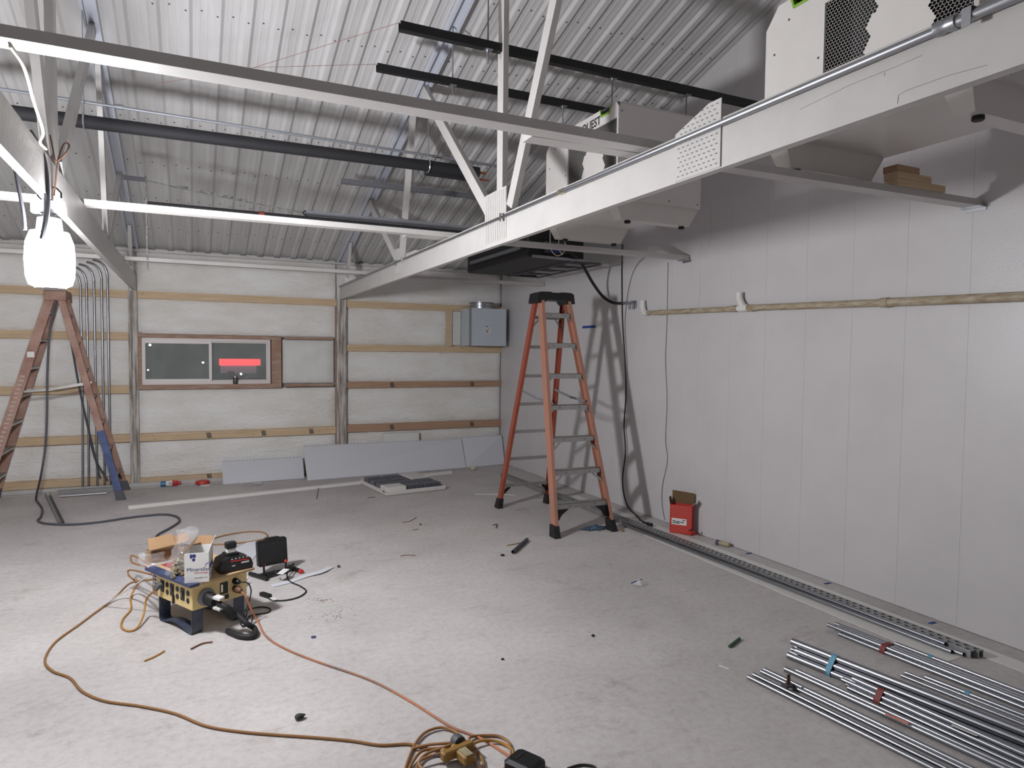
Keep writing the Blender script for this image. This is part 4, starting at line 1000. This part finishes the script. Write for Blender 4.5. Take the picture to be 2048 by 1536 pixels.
# right face (y = 0): inlet, breaker, outlets
inl = B(PX).lathe((.085,-.006,.215),[(.052,.006),(.052,-.01),(.045,-.014)],20,'Y').build('inlet_flange','grey_strut',pbx,True)
o = B(PX).box((.175,-.003,.20),(.225,.002,.272)).build('breaker_window','black_plastic',pbx)
B(PX).box((.178,-.006,.215),(.19,-.003,.262)).build('breaker_switch','brass',o)
B(PX).box((.205,-.003,.165),(.23,.002,.192)).build('breaker_window','black_plastic',pbx)
for z in (.262,.215): B(PX).lathe((.272,0,z),[(.0185,.004),(.0185,-.004),(.015,-.004)],16,'Y').build('outlet','black_plastic',pbx,True)
# heavy inlet plug with its cable
t = thing('feed_plug','heavy black plug with white clamp pushed into the power box','plug',tuple(PX @ Vector((.1,-.1,.19))))
A = lambda x, y, z: PX @ Vector((x,y,z))
B().tube([A(.085,-.022,.213),A(.09,-.05,.208),A(.098,-.085,.202)],.04,16,rs=[.038,.04,.036]).build('plug_body','black_plastic',t,True)
for dz in (.03,-.03): B().bar(A(.093,-.085,.202+dz),A(.11,-.13,.194+dz),.042,.014).build('clamp','paper_white',t)
hv = [A(.10,-.105,.198),A(.13,-.16,.17),fz(470,1225,.12),fz(495,1248,.06),fz(508,1256,.025),fz(512,1266,.018),fz(504,1273,.018),fz(480,1272,.018),fz(455,1262,.018)]
B().tube(smooth_path(hv,7),.0165,10).build('cable','black_rubber',t,True)
# orange cord plugged in at the right
t = thing('orange_cord','orange extension cord running from the power box towards the lower right','extension cord',tuple(A(.27,-.05,.2)))
B().tube([A(.272,-.006,.213),A(.276,-.03,.21),A(.28,-.055,.205)],.02,12,rs=[.021,.022,.015]).build('plug','wire_brown',t,True)
path = [A(.28,-.05,.205),A(.292,-.085,.175),A(.312,-.115,.09),A(.335,-.145,.02),fz(532,1272,.0065),fz(570,1297,.0065),fz(640,1325,.0065),fz(720,1352,.0065),fz(770,1374,.0065),fz(830,1408,.0065),fz(900,1452,.0065),fz(960,1476,.0065),fz(1000,1500,.0065),fz(1030,1521,.0065),fz(1060,1545,.0065)]
B().tube(smooth_path(path,8),.0058,8).build('cord','cord_orange',t,True)
t = thing('charger_cord','thin black tangled cord plugged into the power box','cord',tuple(A(.27,-.03,.26)))
B().tube([A(.272,-.006,.26),A(.278,-.04,.258)],.018,12,rs=[.02,.013]).build('plug','black_plastic',t,True)
cp = [A(.276,-.035,.258),A(.315,-.065,.25),A(.335,-.075,.20),A(.315,-.08,.13),A(.27,-.09,.07),A(.25,-.10,.02),A(.27,-.11,.006),fz(500,1232,.006),fz(535,1225,.006),fz(540,1217,.006),fz(520,1214,.006),fz(490,1222,.006),A(.28,-.10,.05),A(.315,-.085,.11),A(.33,-.10,.06),A(.30,-.12,.008),A(.26,-.10,.006)]
B().tube(smooth_path(cp,8),.0042,7).build('cord','black_rubber',t,True)
# tan cords on the left side
wire('tan_cord','tan extension cord sweeping from the power box round the lower left to the coil',[A(-.02,.42,.26),fz(262,1166,.14),fz(235,1190,.04),fz(205,1215,.007),fz(160,1248,.007),fz(110,1285,.007),fz(90,1320,.007),fz(105,1342,.007),fz(140,1356,.007),fz(165,1383,.007),fz(210,1402,.007),fz(280,1412,.007),fz(350,1427,.007),fz(410,1451,.007),fz(480,1463,.007),fz(560,1470,.007),fz(620,1474,.007),fz(700,1481,.007),fz(760,1490,.007),fz(815,1488,.007),fz(850,1496,.008),fz(900,1502,.012)],.0062,'cord_tan','extension cord',8)
t = thing('short_tan_cord','tan cord hanging in a loop from the left face of the power box','extension cord',tuple(A(-.03,.345,.2)))
B().tube([A(-.004,.345,.24),A(-.03,.345,.235),A(-.045,.34,.215)],.02,12,rs=[.02,.02,.011]).build('plug','cord_grey',t,True)
B().tube(smooth_path([A(-.045,.34,.22),fz(293,1198,.13),fz(287,1230,.05),fz(275,1255,.012),fz(258,1262,.007),fz(243,1254,.007),fz(246,1238,.007),fz(262,1218,.007),fz(261,1198,.01),fz(268,1180,.04),fz(280,1164,.12),A(.0,.49,.24)],8),.0062,8).build('cord','cord_yellow',t,True)
t = thing('rear_tan_cord','tan cord looping out behind the power box at its left','extension cord',tuple(fz(268,1120,.1)))
B().tube(smooth_path([A(.12,.50,.26),fz(272,1128,.22),fz(262,1120,.20),fz(268,1112,.2),A(.1,.56,.25)],7),.0062,8).build('cord','cord_tan',t,True)
B().tube(smooth_path([A(.06,.50,.24),fz(262,1140,.16),fz(257,1150,.12),fz(268,1160,.08),fz(276,1170,.02)],7),.0062,8).build('cord','cord_tan',t,True)
wire('looped_cord','tan cord lying in a long loop behind the charger',[fz(372,1094,.007),fz(398,1088,.007),fz(440,1073,.007),fz(480,1065,.007),fz(515,1063,.007),fz(533,1068,.007),fz(530,1077,.007),fz(495,1084,.007),fz(450,1088,.007),fz(410,1089,.01),fz(385,1092,.02)],.0062,'cord_tan','extension cord',8)
wire('supply_cable','thick grey cable dropping behind the old ladder and snaking to the power box',[fy(112,600,8.50),fy(100,660,8.42),fy(95,740,8.42),fy(94,820,8.42),fy(91,890,8.42),fy(82,950,8.45),fz(72,1000,.012),fz(84,1017,.012),fz(82,1033,.012),fz(76,1041,.012),fz(92,1047,.012),fz(140,1049,.012),fz(200,1044,.012),fz(260,1035,.012),fz(320,1029,.012),fz(350,1032,.012),fz(359,1042,.012),fz(340,1056,.012),fz(315,1070,.012),fz(316,1079,.012),fz(340,1084,.012),fz(380,1092,.012)],.0105,'cord_grey','cable',8,10)
tag(B().tube([A(-.03,.47,.27),fz(205,1212,.004)],.004,6).build('white_rod','pvc_white'),'thin white rod leaning on the left side of the power box','rod')

# ----------------------------------------------------------------- on the lid
ZL = z1+.0162
# white printed carton
c0, c1, c2 = fz(369,1167,ZL), fz(418,1163,ZL), fz(437,1143,ZL)
ux = (c1-c0); W_ = ux.length; ux.normalize(); uy = Vector((-ux.y,ux.x,0)); D_ = max(.09,(c2-c1).dot(uy)); H_ = .175
CX = Matrix.Translation(c0) @ Matrix(((ux.x,uy.x,0),(ux.y,uy.y,0),(0,0,1))).to_4x4()
t = thing('printed_carton','white printed carton of fittings standing on the power box','box',tuple(c0))
g = .0025
B(CX).box((0,0,0),(W_,g,H_)).box((0,D_-g,0),(W_,D_,H_)).box((0,g,0),(g,D_-g,H_)).box((W_-g,g,0),(W_,D_-g,H_)).box((g,g,0),(W_-g,D_-g,g)).build('carton','paper_white',t)
def quadflap(pts, m, name='flap'):
    P = [CX @ Vector(p) for p in pts]; nn = (P[1]-P[0]).cross(P[3]-P[0]).normalized()*.002
    B().add(P+[p-nn for p in P],[(0,1,2,3),(7,6,5,4),(0,4,5,1),(1,5,6,2),(2,6,7,3),(3,7,4,0)]).build(name,m,t)
quadflap([(W_,0.002,H_),(W_,D_,H_),(W_+.02,D_*.9,H_+.06),(W_+.008,.03,H_+.03)],'paper_white')
quadflap([(.01,D_,H_),(W_,D_,H_),(W_,D_+.03,H_+.045),(.05,D_+.035,H_+.05)],'cardboard')
quadflap([(0,.002,H_),(0,D_,H_),(.05,D_-.01,H_+.055),(.05,.03,H_+.05)],'cardboard_dark')
T = lambda x, z: CX @ Vector((x,-.0008,z))
text_b('Minerallac',.031,T(.012,.068),ux,(0,0,1)).build('lettering','print_blue',t)
text_b('Advantage',.018,T(.052,.052),ux,(0,0,1)).build('lettering','print_red',t)
text_b('minerallac.com',.012,T(.052,.024),ux,(0,0,1)).build('lettering','print_dark',t)
b = B()
for cxx, czz, r in ((.052,.158,.011),(.05,.136,.009)): b.add([T(cxx+r*math.cos(k*math.pi/6),czz+r*math.sin(k*math.pi/6)) for k in range(12)],[tuple(range(12))])
b.add([T(.03,.146),T(.042,.146),T(.042,.168),T(.03,.168)],[(0,1,2,3)]); b.build('logo_mark','print_blue',t,kind='stuff')
b = B().tube([T(.132+.019*math.cos(a),.098+.016*math.sin(a)) for a in [math.radians(200-270*k/14) for k in range(15)]],.0011,5); b.build('logo_ring','print_blue',t)
b = B(CX); b.box((W_+.0002,.02,.07),(W_+.001,D_-.02,.09)).box((W_+.0002,.02,.03),(W_+.001,D_*.6,.036)); b.build('side_print','print_blue',t)
# bag of fittings
bc = fz(350,1150,ZL)
t = thing('fittings_bag','clear plastic bag of shiny conduit fittings beside the white carton','bag',tuple(bc))
random.seed(3)
for k in range(30):
    lv = k//9; a = random.uniform(0,6.28); r = random.uniform(0,.052-.010*lv)
    p = bc+Vector((r*math.cos(a)*1.0+.012*lv,r*math.sin(a)*1.3+.02*lv,.014+lv*.03)); ax = Vector((random.uniform(-1,1),random.uniform(-1,1),random.uniform(-.4,.4))).normalized()
    B().tube([p-ax*.02,p-ax*.004,p-ax*.003,p+ax*.006,p+ax*.007,p+ax*.02],.012,8,rs=[.0115,.0115,.0145,.0145,.011,.011]).build('fitting','brass',t,True)
film = MATS['clear_film']
def sheet(center, w_, h_, d_, seed, m, name, parent, n=8):
    random.seed(seed); vs = []; fs = []
    for j in range(n+1):
        for i in range(n+1):
            u, v = i/n, j/n; a = u*2*math.pi; rr = (w_*(1-.3*v)+.016*math.sin(a*3+seed+v*5)*(.4+v)+random.uniform(-.006,.006))
            vs.append(center+Vector((rr*math.cos(a)+d_[0]*v,rr*.75*math.sin(a)+d_[1]*v,h_*v+(.012*math.sin(a*2) if j == n else 0))))
    for j in range(n):
        for i in range(n): q = j*(n+1)+i; fs.append((q,q+1,q+n+2,q+n+1))
    return B().add(vs,fs).build(name,m,parent,True)
sheet(bc+Vector((.02,.03,.004)),.07,.25,(.05,.06),4,mat('bag_film',(225,225,228),.2,alpha=.13),'film',t,12)
# cardboard tray with plastic behind
cb = fz(322,1112,ZL)
CX2 = Matrix.Translation(fz(303,1128,ZL)) @ Matrix.Rotation(math.radians(24),4,'Z')
t = thing('open_carton','open brown cardboard carton with loose plastic at the back of the power box lid','box',tuple(cb))
B(CX2).box((0,0,0),(.22,.003,.07)).box((0,.097,0),(.22,.10,.07)).box((0,.003,0),(.003,.097,.07)).box((.217,.003,0),(.22,.097,.07)).box((.003,.003,0),(.217,.097,.003)).build('carton','cardboard',t)
B(CX2).add([(-.02,-.02,.09),(.14,-.03,.10),(.15,.05,.155),(0,.06,.145),(-.02,-.02,.094),(.14,-.03,.104),(.15,.05,.159),(0,.06,.149)],[(0,1,2,3),(7,6,5,4),(0,4,5,1),(1,5,6,2),(2,6,7,3),(3,7,4,0)]).build('flap','cardboard',t)
B(CX2).add([(.15,.0,.09),(.24,.0,.10),(.25,.06,.14),(.16,.06,.13),(.15,0,.093),(.24,.0,.103),(.25,.06,.143),(.16,.06,.133)],[(0,1,2,3),(7,6,5,4),(0,4,5,1),(1,5,6,2),(2,6,7,3),(3,7,4,0)]).build('flap','cardboard',t)
sheet(fz(300,1132,ZL)+Vector((.03,.03,0)),.085,.075,(-.03,.03),9,MATS['bag_film'],'plastic_liner',t,12)
# battery charger
cc = fz(468,1143,ZL)
HX = Matrix.Translation(cc+Vector((0,.06,0))) @ Matrix.Rotation(math.radians(18),4,'Z') @ Matrix.Scale(.88,4)
t = thing('battery_charger','black battery charger with a red stripe at the right edge of the power box','charger',tuple(cc))
b = B(HX); b.prism([(-.11,0),(.11,0),(.115,.03),(.10,.075),(.06,.095),(-.05,.105),(-.10,.085),(-.118,.04)],'Y',-.065,.075); b.build('body','black_plastic',t)
B(HX).box((-.055,-.03,.10),(.03,.06,.118)).build('cradle','black_plastic',t)
B(HX).add([(-.045,-.0665,.070),(.085,-.0665,.066),(.085,-.0665,.075),(-.045,-.0665,.080)],[(0,1,2,3)]).build('stripe','red_plastic',t)
b = B(HX)
for k in range(5): b.box((-.04+k*.026,-.0672,.086),(-.028+k*.026,-.0658,.092))
b.box((.03,-.0672,.048),(.085,-.0658,.058)).box((-.035,-.0672,.038),(-.012,-.0658,.045)); b.build('print_marks','paper_white',t,kind='stuff')
t = thing('battery_pack','small battery pack standing upright in the charger','battery',tuple(HX @ Vector((-.02,.0,.118))))
B(HX).cbox((-.045,-.012,.1185),(.015,.03,.15),.004).build('base','paper_white',t)
B(HX).cbox((-.05,-.015,.15),(.02,.035,.195),.005).build('pack','black_plastic',t)

# =================================================================== LED FLOOD LIGHT ON THE FLOOR (switched off)
lc = fz(545,1152)
LXm = Matrix.Translation(lc) @ Matrix.Rotation(math.radians(14),4,'Z')
t = thing('flood_light','black portable flood light on an H-shaped stand on the floor','flood light',tuple(lc))
def foot_bar(a, c, r, name): B(LXm).tube([a,c],r,10).build(name,'black_plastic',t,True)
foot_bar((-.13,.11,.016),(-.07,-.09,.016),.016,'foot'); foot_bar((.16,.09,.016),(.19,-.06,.016),.016,'foot')
foot_bar((-.10,.01,.018),(.175,.02,.018),.015,'crossbar'); foot_bar((-.06,-.045,.018),(.15,.03,.03),.013,'crossbar')
foot_bar((-.055,.02,.02),(-.055,.03,.10),.008,'upright'); foot_bar((.115,.03,.02),(.115,.04,.10),.008,'upright')
TX = LXm @ Matrix.Translation(Vector((0.02,.05,.07))) @ Matrix.Rotation(math.radians(-8),4,'X') @ Matrix.Scale(.82,4)
hb = B(TX); hb.prism([(-.135,.012),(-.12,0),(.12,0),(.135,.012),(.135,.225),(.118,.24),(.075,.24),(.062,.252),(-.05,.252),(-.065,.236),(-.118,.236),(-.135,.222)],'Y',-.02,.03)
head = hb.build('lamp_head','black_plastic',t)
B(TX).box((-.112,-.0225,.025),(.112,-.0195,.205)).build('back_panel','black_rubber',head)
for k in range(7): B(TX).box((-.10+k*.032,-.028,.03),(-.092+k*.032,-.0225,.19)).build('cooling_fin','black_rubber',head)
for sx in (-.085,.115):
    B(TX).lathe((sx,-.03,.015),[(.010,0),(.016,.004),(.016,.016),(.010,.02)],8,'Y').build('knob','red_plastic',t)
B(LXm).lathe((.19,-.075,.016),[(.012,-.012),(.018,-.008),(.018,.012)],8,'Y').build('foot_knob','red_plastic',t)
B().tube(smooth_path([fz(548,1140,.08),fz(556,1148,.06),fz(575,1145,.05),fz(588,1128,.05),fz(580,1133,.05),fz(574,1150,.02),fz(580,1163,.006),fz(600,1172,.006),fz(612,1182,.006),fz(600,1193,.006),fz(575,1200,.006),fz(550,1201,.006),fz(538,1197,.008)],8),.0052,8).build('cord','black_rubber',t,True)
p = fz(530,1191,.014)
B().bar(p+Vector((-.02,.05,0)),p+Vector((.03,-.03,0)),.03,.022).build('plug','black_plastic',t)
tag(B().bar(fz(543,1195,.012),fz(551,1200,.012),.03,.003).build('cord_tag','paper_white'),'white tag on the flood light cord','tag')
tag(B().bar(fz(560,1148,.065),fz(573,1138,.075),.05,.003).build('barcode_tag','paper_white'),'white barcode tag tied to the flood light stand','tag')
# white sheet behind the charger, white strip beside the light
a,b1,c1,d1 = fz(420,1128,.002),fz(500,1082,.002),fz(535,1084,.002),fz(500,1125,.002)
tag(B().add([a,b1,c1,d1]+[v+Vector((0,0,.004)) for v in (a,b1,c1,d1)],[(3,2,1,0),(4,5,6,7),(0,1,5,4),(1,2,6,5),(2,3,7,6),(3,0,4,7)]).build('white_board','sheet_white'),'flat white board on the floor behind the charger','board')
sp_ = smooth_path([fz(543,1172,.004),fz(580,1163,.004),fz(610,1152,.006),fz(640,1144,.012),fz(662,1134,.004)],5)
b = B()
for i in range(len(sp_)-1): b.bar(sp_[i],sp_[i+1]+(sp_[i+1]-sp_[i])*.05,.055,.003)
tag(b.build('perforated_strip','sheet_white'),'curled white perforated strip beside the flood light','strip')
tag(B().bar(fz(487,1170,.02),fz(494,1155,.05),.018,.012).build('white_clip','pvc_white'),'small white clip leaning behind the right side of the power box','clip')

# =================================================================== COIL OF CORDS AT THE BOTTOM EDGE
cc = fz(925,1515)
t = thing('cord_coil','messy coil of yellow and tan extension cord at the bottom edge','extension cord',tuple(cc))
def coil(pts, m, r=.0062): B().tube(smooth_path(pts,8),r,8).build('cord_loop',m,t,True)
coil([fz(808,1545,.007),fz(818,1515,.007),fz(832,1485,.01),fz(852,1464,.012),fz(882,1455,.012),fz(910,1463,.012),fz(920,1475,.012),fz(916,1486,.015),fz(895,1494,.02),fz(862,1498,.02),fz(840,1505,.02),fz(822,1530,.01),fz(815,1550,.007)],'cord_tan')
coil([fz(830,1545,.012),fz(840,1520,.014),fz(858,1505,.02),fz(890,1494,.03),fz(915,1485,.034),fz(938,1486,.03),fz(952,1500,.02),fz(950,1520,.012),fz(955,1545,.007)],'cord_tan')
coil([fz(822,1498,.007),fz(855,1490,.02),fz(900,1486,.028),fz(930,1484,.03),fz(945,1492,.02),fz(965,1520,.01),fz(968,1548,.007)],'cord_tan')
coil([fz(945,1490,.03),fz(938,1480,.02),fz(945,1473,.012),fz(975,1471,.008),fz(1000,1473,.008),fz(1018,1486,.008),fz(1022,1510,.008),fz(1014,1528,.008),fz(1005,1545,.008)],'cord_tan')
coil([fz(942,1490,.018),fz(960,1482,.02),fz(985,1481,.014),fz(1008,1488,.01),fz(1025,1502,.008),fz(1024,1520,.008),fz(1012,1545,.008)],'cord_yellow')
coil([fz(850,1545,.02),fz(838,1525,.024),fz(862,1512,.03),fz(900,1505,.03),fz(930,1500,.03)],'cord_tan')
coil([fz(808,1545,.007),fz(822,1600,.007),fz(880,1635,.007),fz(940,1605,.007),fz(955,1545,.007)],'cord_tan')
coil([fz(815,1550,.007),fz(838,1588,.014),fz(890,1612,.014),fz(945,1590,.014),fz(968,1548,.007)],'cord_tan')
coil([fz(830,1545,.012),fz(842,1568,.02),fz(856,1566,.02),fz(850,1545,.02)],'cord_tan')
coil([fz(1005,1545,.008),fz(995,1590,.008),fz(1005,1612,.008),fz(1020,1590,.008),fz(1012,1545,.008)],'cord_yellow')
wire('purple_cord','dark purple cord threaded through the coil',[fz(905,1480,.03),fz(922,1488,.036),fz(912,1500,.036),fz(885,1512,.03),fz(868,1512,.03)],.0055,mat('cord_purple',(70,62,84),.5),'cord')
c = fz(925,1520,.02)
t = thing('outlet_splitter','mustard three-way outlet splitter lying on the coil','outlet splitter',(c.x,c.y,.01))
SXm = Matrix.Translation(Vector((c.x,c.y,.038))) @ Matrix.Rotation(math.radians(12),4,'Z')
B(SXm).cbox((-.075,.02,-.018),(.075,.055,.022),.006).cbox((-.02,-.05,-.018),(.03,.02,.022),.006).build('body','tool_yellow',t)
for sx in (-.05,.0,.05): B(SXm).lathe((sx,.055,.002),[(.016,0),(.018,.006),(.014,.018)],10,'Y').build('socket','tool_yellow',t,True)
B(SXm).box((-.012,-.045,.022),(.022,.015,.0245)).build('face_plate','tube_tan',t)
B(SXm).lathe((.03,.085,.01),[(.028,-.02),(.03,0),(.024,.02)],12,'Y').build('dark_plug','cord_grey',t,True)
c = fz(1040,1532,.0)
t = thing('adapter_block','black plastic adapter block cut by the bottom edge','adapter',(c.x,c.y,0))
AXm = Matrix.Translation(Vector((c.x,c.y-.01,0))) @ Matrix.Rotation(math.radians(28),4,'Z')
B(AXm).cbox((-.06,-.09,.0),(.055,.05,.048),.013).build('case','black_plastic',t)
B(AXm).box((-.03,.0,.047),(.025,.012,.050)).build('slot','black_rubber',t)
wire('edge_cord','short bit of black cord at the bottom edge right of the adapter',[fz(1135,1537,.006),fz(1160,1530,.006),fz(1185,1532,.006),fz(1195,1540,.006)],.005,'black_rubber','cord')

# =================================================================== LITTER ON THE FLOOR
def stick(name, px, r, m, label, cat, n=6): return tag(B().tube(smooth_path([fz(x,y,r) for x,y in px],4) if len(px) > 2 else [fz(x,y,r) for x,y in px],r,n).build(name,m,None,True),label,cat)
p0, p1 = fz(1026,1104,.018), fz(1054,1079,.018)
tag(B().hollow(p0,p1,.0165,.003).build('tube_offcut','cord_grey',None,True),'short grey tube offcut on the floor left of the orange ladder','tube')
stick('pencil',((1014,1091),(1041,1086)),.004,'tool_yellow','yellow pencil on the floor beside the grey tube','pencil')
stick('marker_pen',((1459,1293),(1479,1277)),.009,'green_plastic','dark green marker pen on the floor','marker',10)
stick('brown_twig',((382,1298),(405,1287),(425,1284)),.005,'wire_brown','frayed brown wire scrap in front of the power box','wire')
stick('yellow_wire',((289,1322),(310,1313),(329,1302)),.005,'cord_yellow','yellow wire scrap at the left in front of the power box','wire')
stick('thin_rod',((633,998),(637,975)),.006,'grey_strut','thin dark rod lying before the white trim stick','rod')
stick('wire_scrap',((801,1112),(815,1110),(831,1111)),.003,'wire_brown','curved brown wire scrap alone on the middle of the floor','wire')
stick('wire_scrap',((806,1045),(820,1042),(833,1035)),.003,'wire_brown','bent wire scrap on the floor below the spiked tray','wire')
stick('wire_scrap',((825,1060),(837,1058)),.003,'wire_brown','short wire scrap beside the sawdust','wire')
stick('wire_scrap',((736,995),(750,994)),.004,'cord_grey','dark wire scrap at the corner of the spiked tray','wire')
stick('white_rod_scrap',((950,988),(1000,989),(1030,990)),.004,'sheet_white','pale thin rod on the floor left of the orange ladder rear leg','rod')
stick('white_thread',((1438,1331),(1458,1338)),.0025,'pvc_white','white thread scrap near the green marker','thread')
stick('twist_tie',((986,1050),(994,1049),(992,1056)),.004,'black_rubber','black bent twist tie on the floor','tie')
c = fz(627,1274,.003); tag(B().tube([c+Vector((.012*math.cos(a),.012*math.sin(a),0)) for a in [2*math.pi*k/14 for k in range(15)]],.003,6).build('plastic_ring','print_blue',None,True),'small blue plastic ring on the floor','ring')
def lump(name, px, py, s, m, label, cat, fl=.5):
    c = fz(px,py); random.seed(int(px)); b = B().sphere((c.x,c.y,s*fl),s,8,(1,.8,fl)); b.v = [v+Vector((random.uniform(-.2,.2),random.uniform(-.2,.2),random.uniform(0,.15)))*s for v in b.v]
    lo = min(v.z for v in b.v); b.v = [Vector((v.x,v.y,v.z-lo+.0005)) for v in b.v]; return tag(b.build(name,m),label,cat)
lump('black_scrap',600,1438,.026,'black_rubber','crumpled black scrap on the floor at the lower left','scrap',.4)
lump('rubber_bung',1005,1112,.018,'black_rubber','small dark rubber bung beside the grey tube offcut','rubber bung',.4)
lump('hex_nut',677,1135,.014,'cord_grey','small steel nut right of the curled strip','nut',.7)
lump('dark_pebble',1186,1273,.012,'black_rubber','dark pebble alone on the floor, centre right','pebble',.5)
lump('dark_pebble',1005,1320,.009,'black_rubber','small dark pebble near the lower centre','pebble',.5)
lump('dark_pebble',841,1050,.012,'black_rubber','dark pebble beside the sawdust','pebble',.5)
lump('foam_scrap',946,940,.05,mat('foam_scrap',(196,190,160),.9),'cream foam scrap on the floor before the leaning panels','foam scrap',.45)
lump('foam_scrap',1028,936,.018,'paper_white','tiny white foam scrap near the back corner','foam scrap',.4)
lump('yellow_scrap',1245,1063,.02,'tool_yellow','yellow scrap at the right foot of the orange ladder','scrap',.4)
c = fz(1280,1170); t = thing('crumpled_wrapper','crumpled clear wrapper with a blue edge on the floor','wrapper',tuple(c))
B().add([(c.x-.06,c.y+.03,.003),(c.x+.03,c.y+.05,.03),(c.x+.07,c.y-.01,.004),(c.x-.02,c.y-.05,.012),(c.x,c.y,.03)],[(0,3,4),(3,2,4),(2,1,4),(1,0,4)]).build('film','clear_film',t)
B().bar((c.x-.06,c.y+.03,.012),(c.x+.04,c.y+.03,.028),.012,.002).build('blue_edge','print_blue',t)
c = fz(1428,1178)
random.seed(5)
b = B()
for k in range(160):
    cx0, cy0 = fz(820+random.gauss(0,28),1055+random.gauss(0,7)).xy if k < 120 else fz(960+random.gauss(0,18),1060+random.gauss(0,4)).xy
    s = random.uniform(.004,.011); b.add([(cx0-s,cy0,.001),(cx0+s,cy0-s*.4,.001),(cx0+s*.6,cy0+s,.002)],[(0,1,2)])
o = b.build('sawdust',mat('sawdust',(186,170,138),.9)); o['kind'] = 'stuff'; o['label'] = 'thin scatter of pale sawdust on the floor left of the orange ladder'; o['category'] = 'sawdust'
b = B()
for k in range(60):
    cx0, cy0 = (fz(645+random.gauss(0,14),1200+random.gauss(0,3)).xy if k < 30 else fz(668+random.gauss(0,22),1232+random.gauss(0,7)).xy)
    s = random.uniform(.003,.009); b.add([(cx0-s,cy0,.001),(cx0+s,cy0-s*.3,.0012),(cx0+s*.4,cy0+s*.8,.002)],[(0,1,2)])
o = b.build('dirt_crumbs',mat('crumb_brown',(120,96,72),.9)); o['kind'] = 'stuff'; o['label'] = 'brown dirt crumbs scattered right of the power box'; o['category'] = 'dirt'

# =================================================================== OUTSIDE THE WINDOW AT NIGHT
structure(B().box((-20,9.7,-1.2),(25,60,-1.0)).build('trim_2','asphalt')).name = 'ground_outside'
t = thing('roadside_canopy','red lit canopy band outside, seen through the window','canopy',(1.9,32.5,-1))
a, c = fy(440,718,32), fy(521,731,32)
B().box((a.x,32,c.z),(c.x,33,a.z)).build('red_band',mat('sign_red',(255,60,66),.5,emit=5.0),t)
B().box((a.x+.05,32.3,c.z-.35),(c.x-.15,33,c.z-.02)).build('lit_soffit',mat('soffit_blue',(120,140,160),.5,emit=.5),t)
for dx in (.3,1.2): B().box((a.x+dx,32.4,-1),(a.x+dx+.1,32.6,c.z-.35)).build('post','black_plastic',t)
for k, (px, py, w_, h_) in enumerate(((462,750,.35,.35),(474,756,.4,.15),(498,754,.8,.25))):
    p = fy(px,py,31); t2 = thing('parked_vehicle',('tall dark machine silhouette under the canopy','dark low car left of the canopy middle','dark car silhouette at the right under the canopy')[k],'vehicle',(p.x,31,-1))
    B().cbox((p.x-w_/2,30.5-k*1.3,-1),(p.x+w_/2,31.5-k*1.3,p.z+h_*.1),.08).build('body','black_plastic',t2)
    B().cbox((p.x-w_/2*.7,30.6-k*1.3,p.z+h_*.1),(p.x+w_/2*.7,31.4-k*1.3,p.z+h_*.5),.05).build('cab','black_plastic',t2)
for k, (px, py, r, e) in enumerate(((300,690,.035,60),(406,725,.032,60),(296,740,.025,30),(482,748,.04,12))):  # upper-left ball is added in place of the work lamp's reflection in the pane
    p = fy(px,py,26); t2 = thing('window_glow_spot',('glowing ball standing in for the work lamp reflection at the upper left of the window','small bright glowing ball at the middle post of the window','small faint glowing ball at the left of the window','white light between the parked cars outside')[k],'street light',(p.x,26,-1))
    B().sphere(tuple(p),r,10).build('glow_ball',mat('glow_ball_%d' % e,(240,246,255),.5,emit=float(e)),t2,True)  # emissive sphere set behind the pane at each bright spot
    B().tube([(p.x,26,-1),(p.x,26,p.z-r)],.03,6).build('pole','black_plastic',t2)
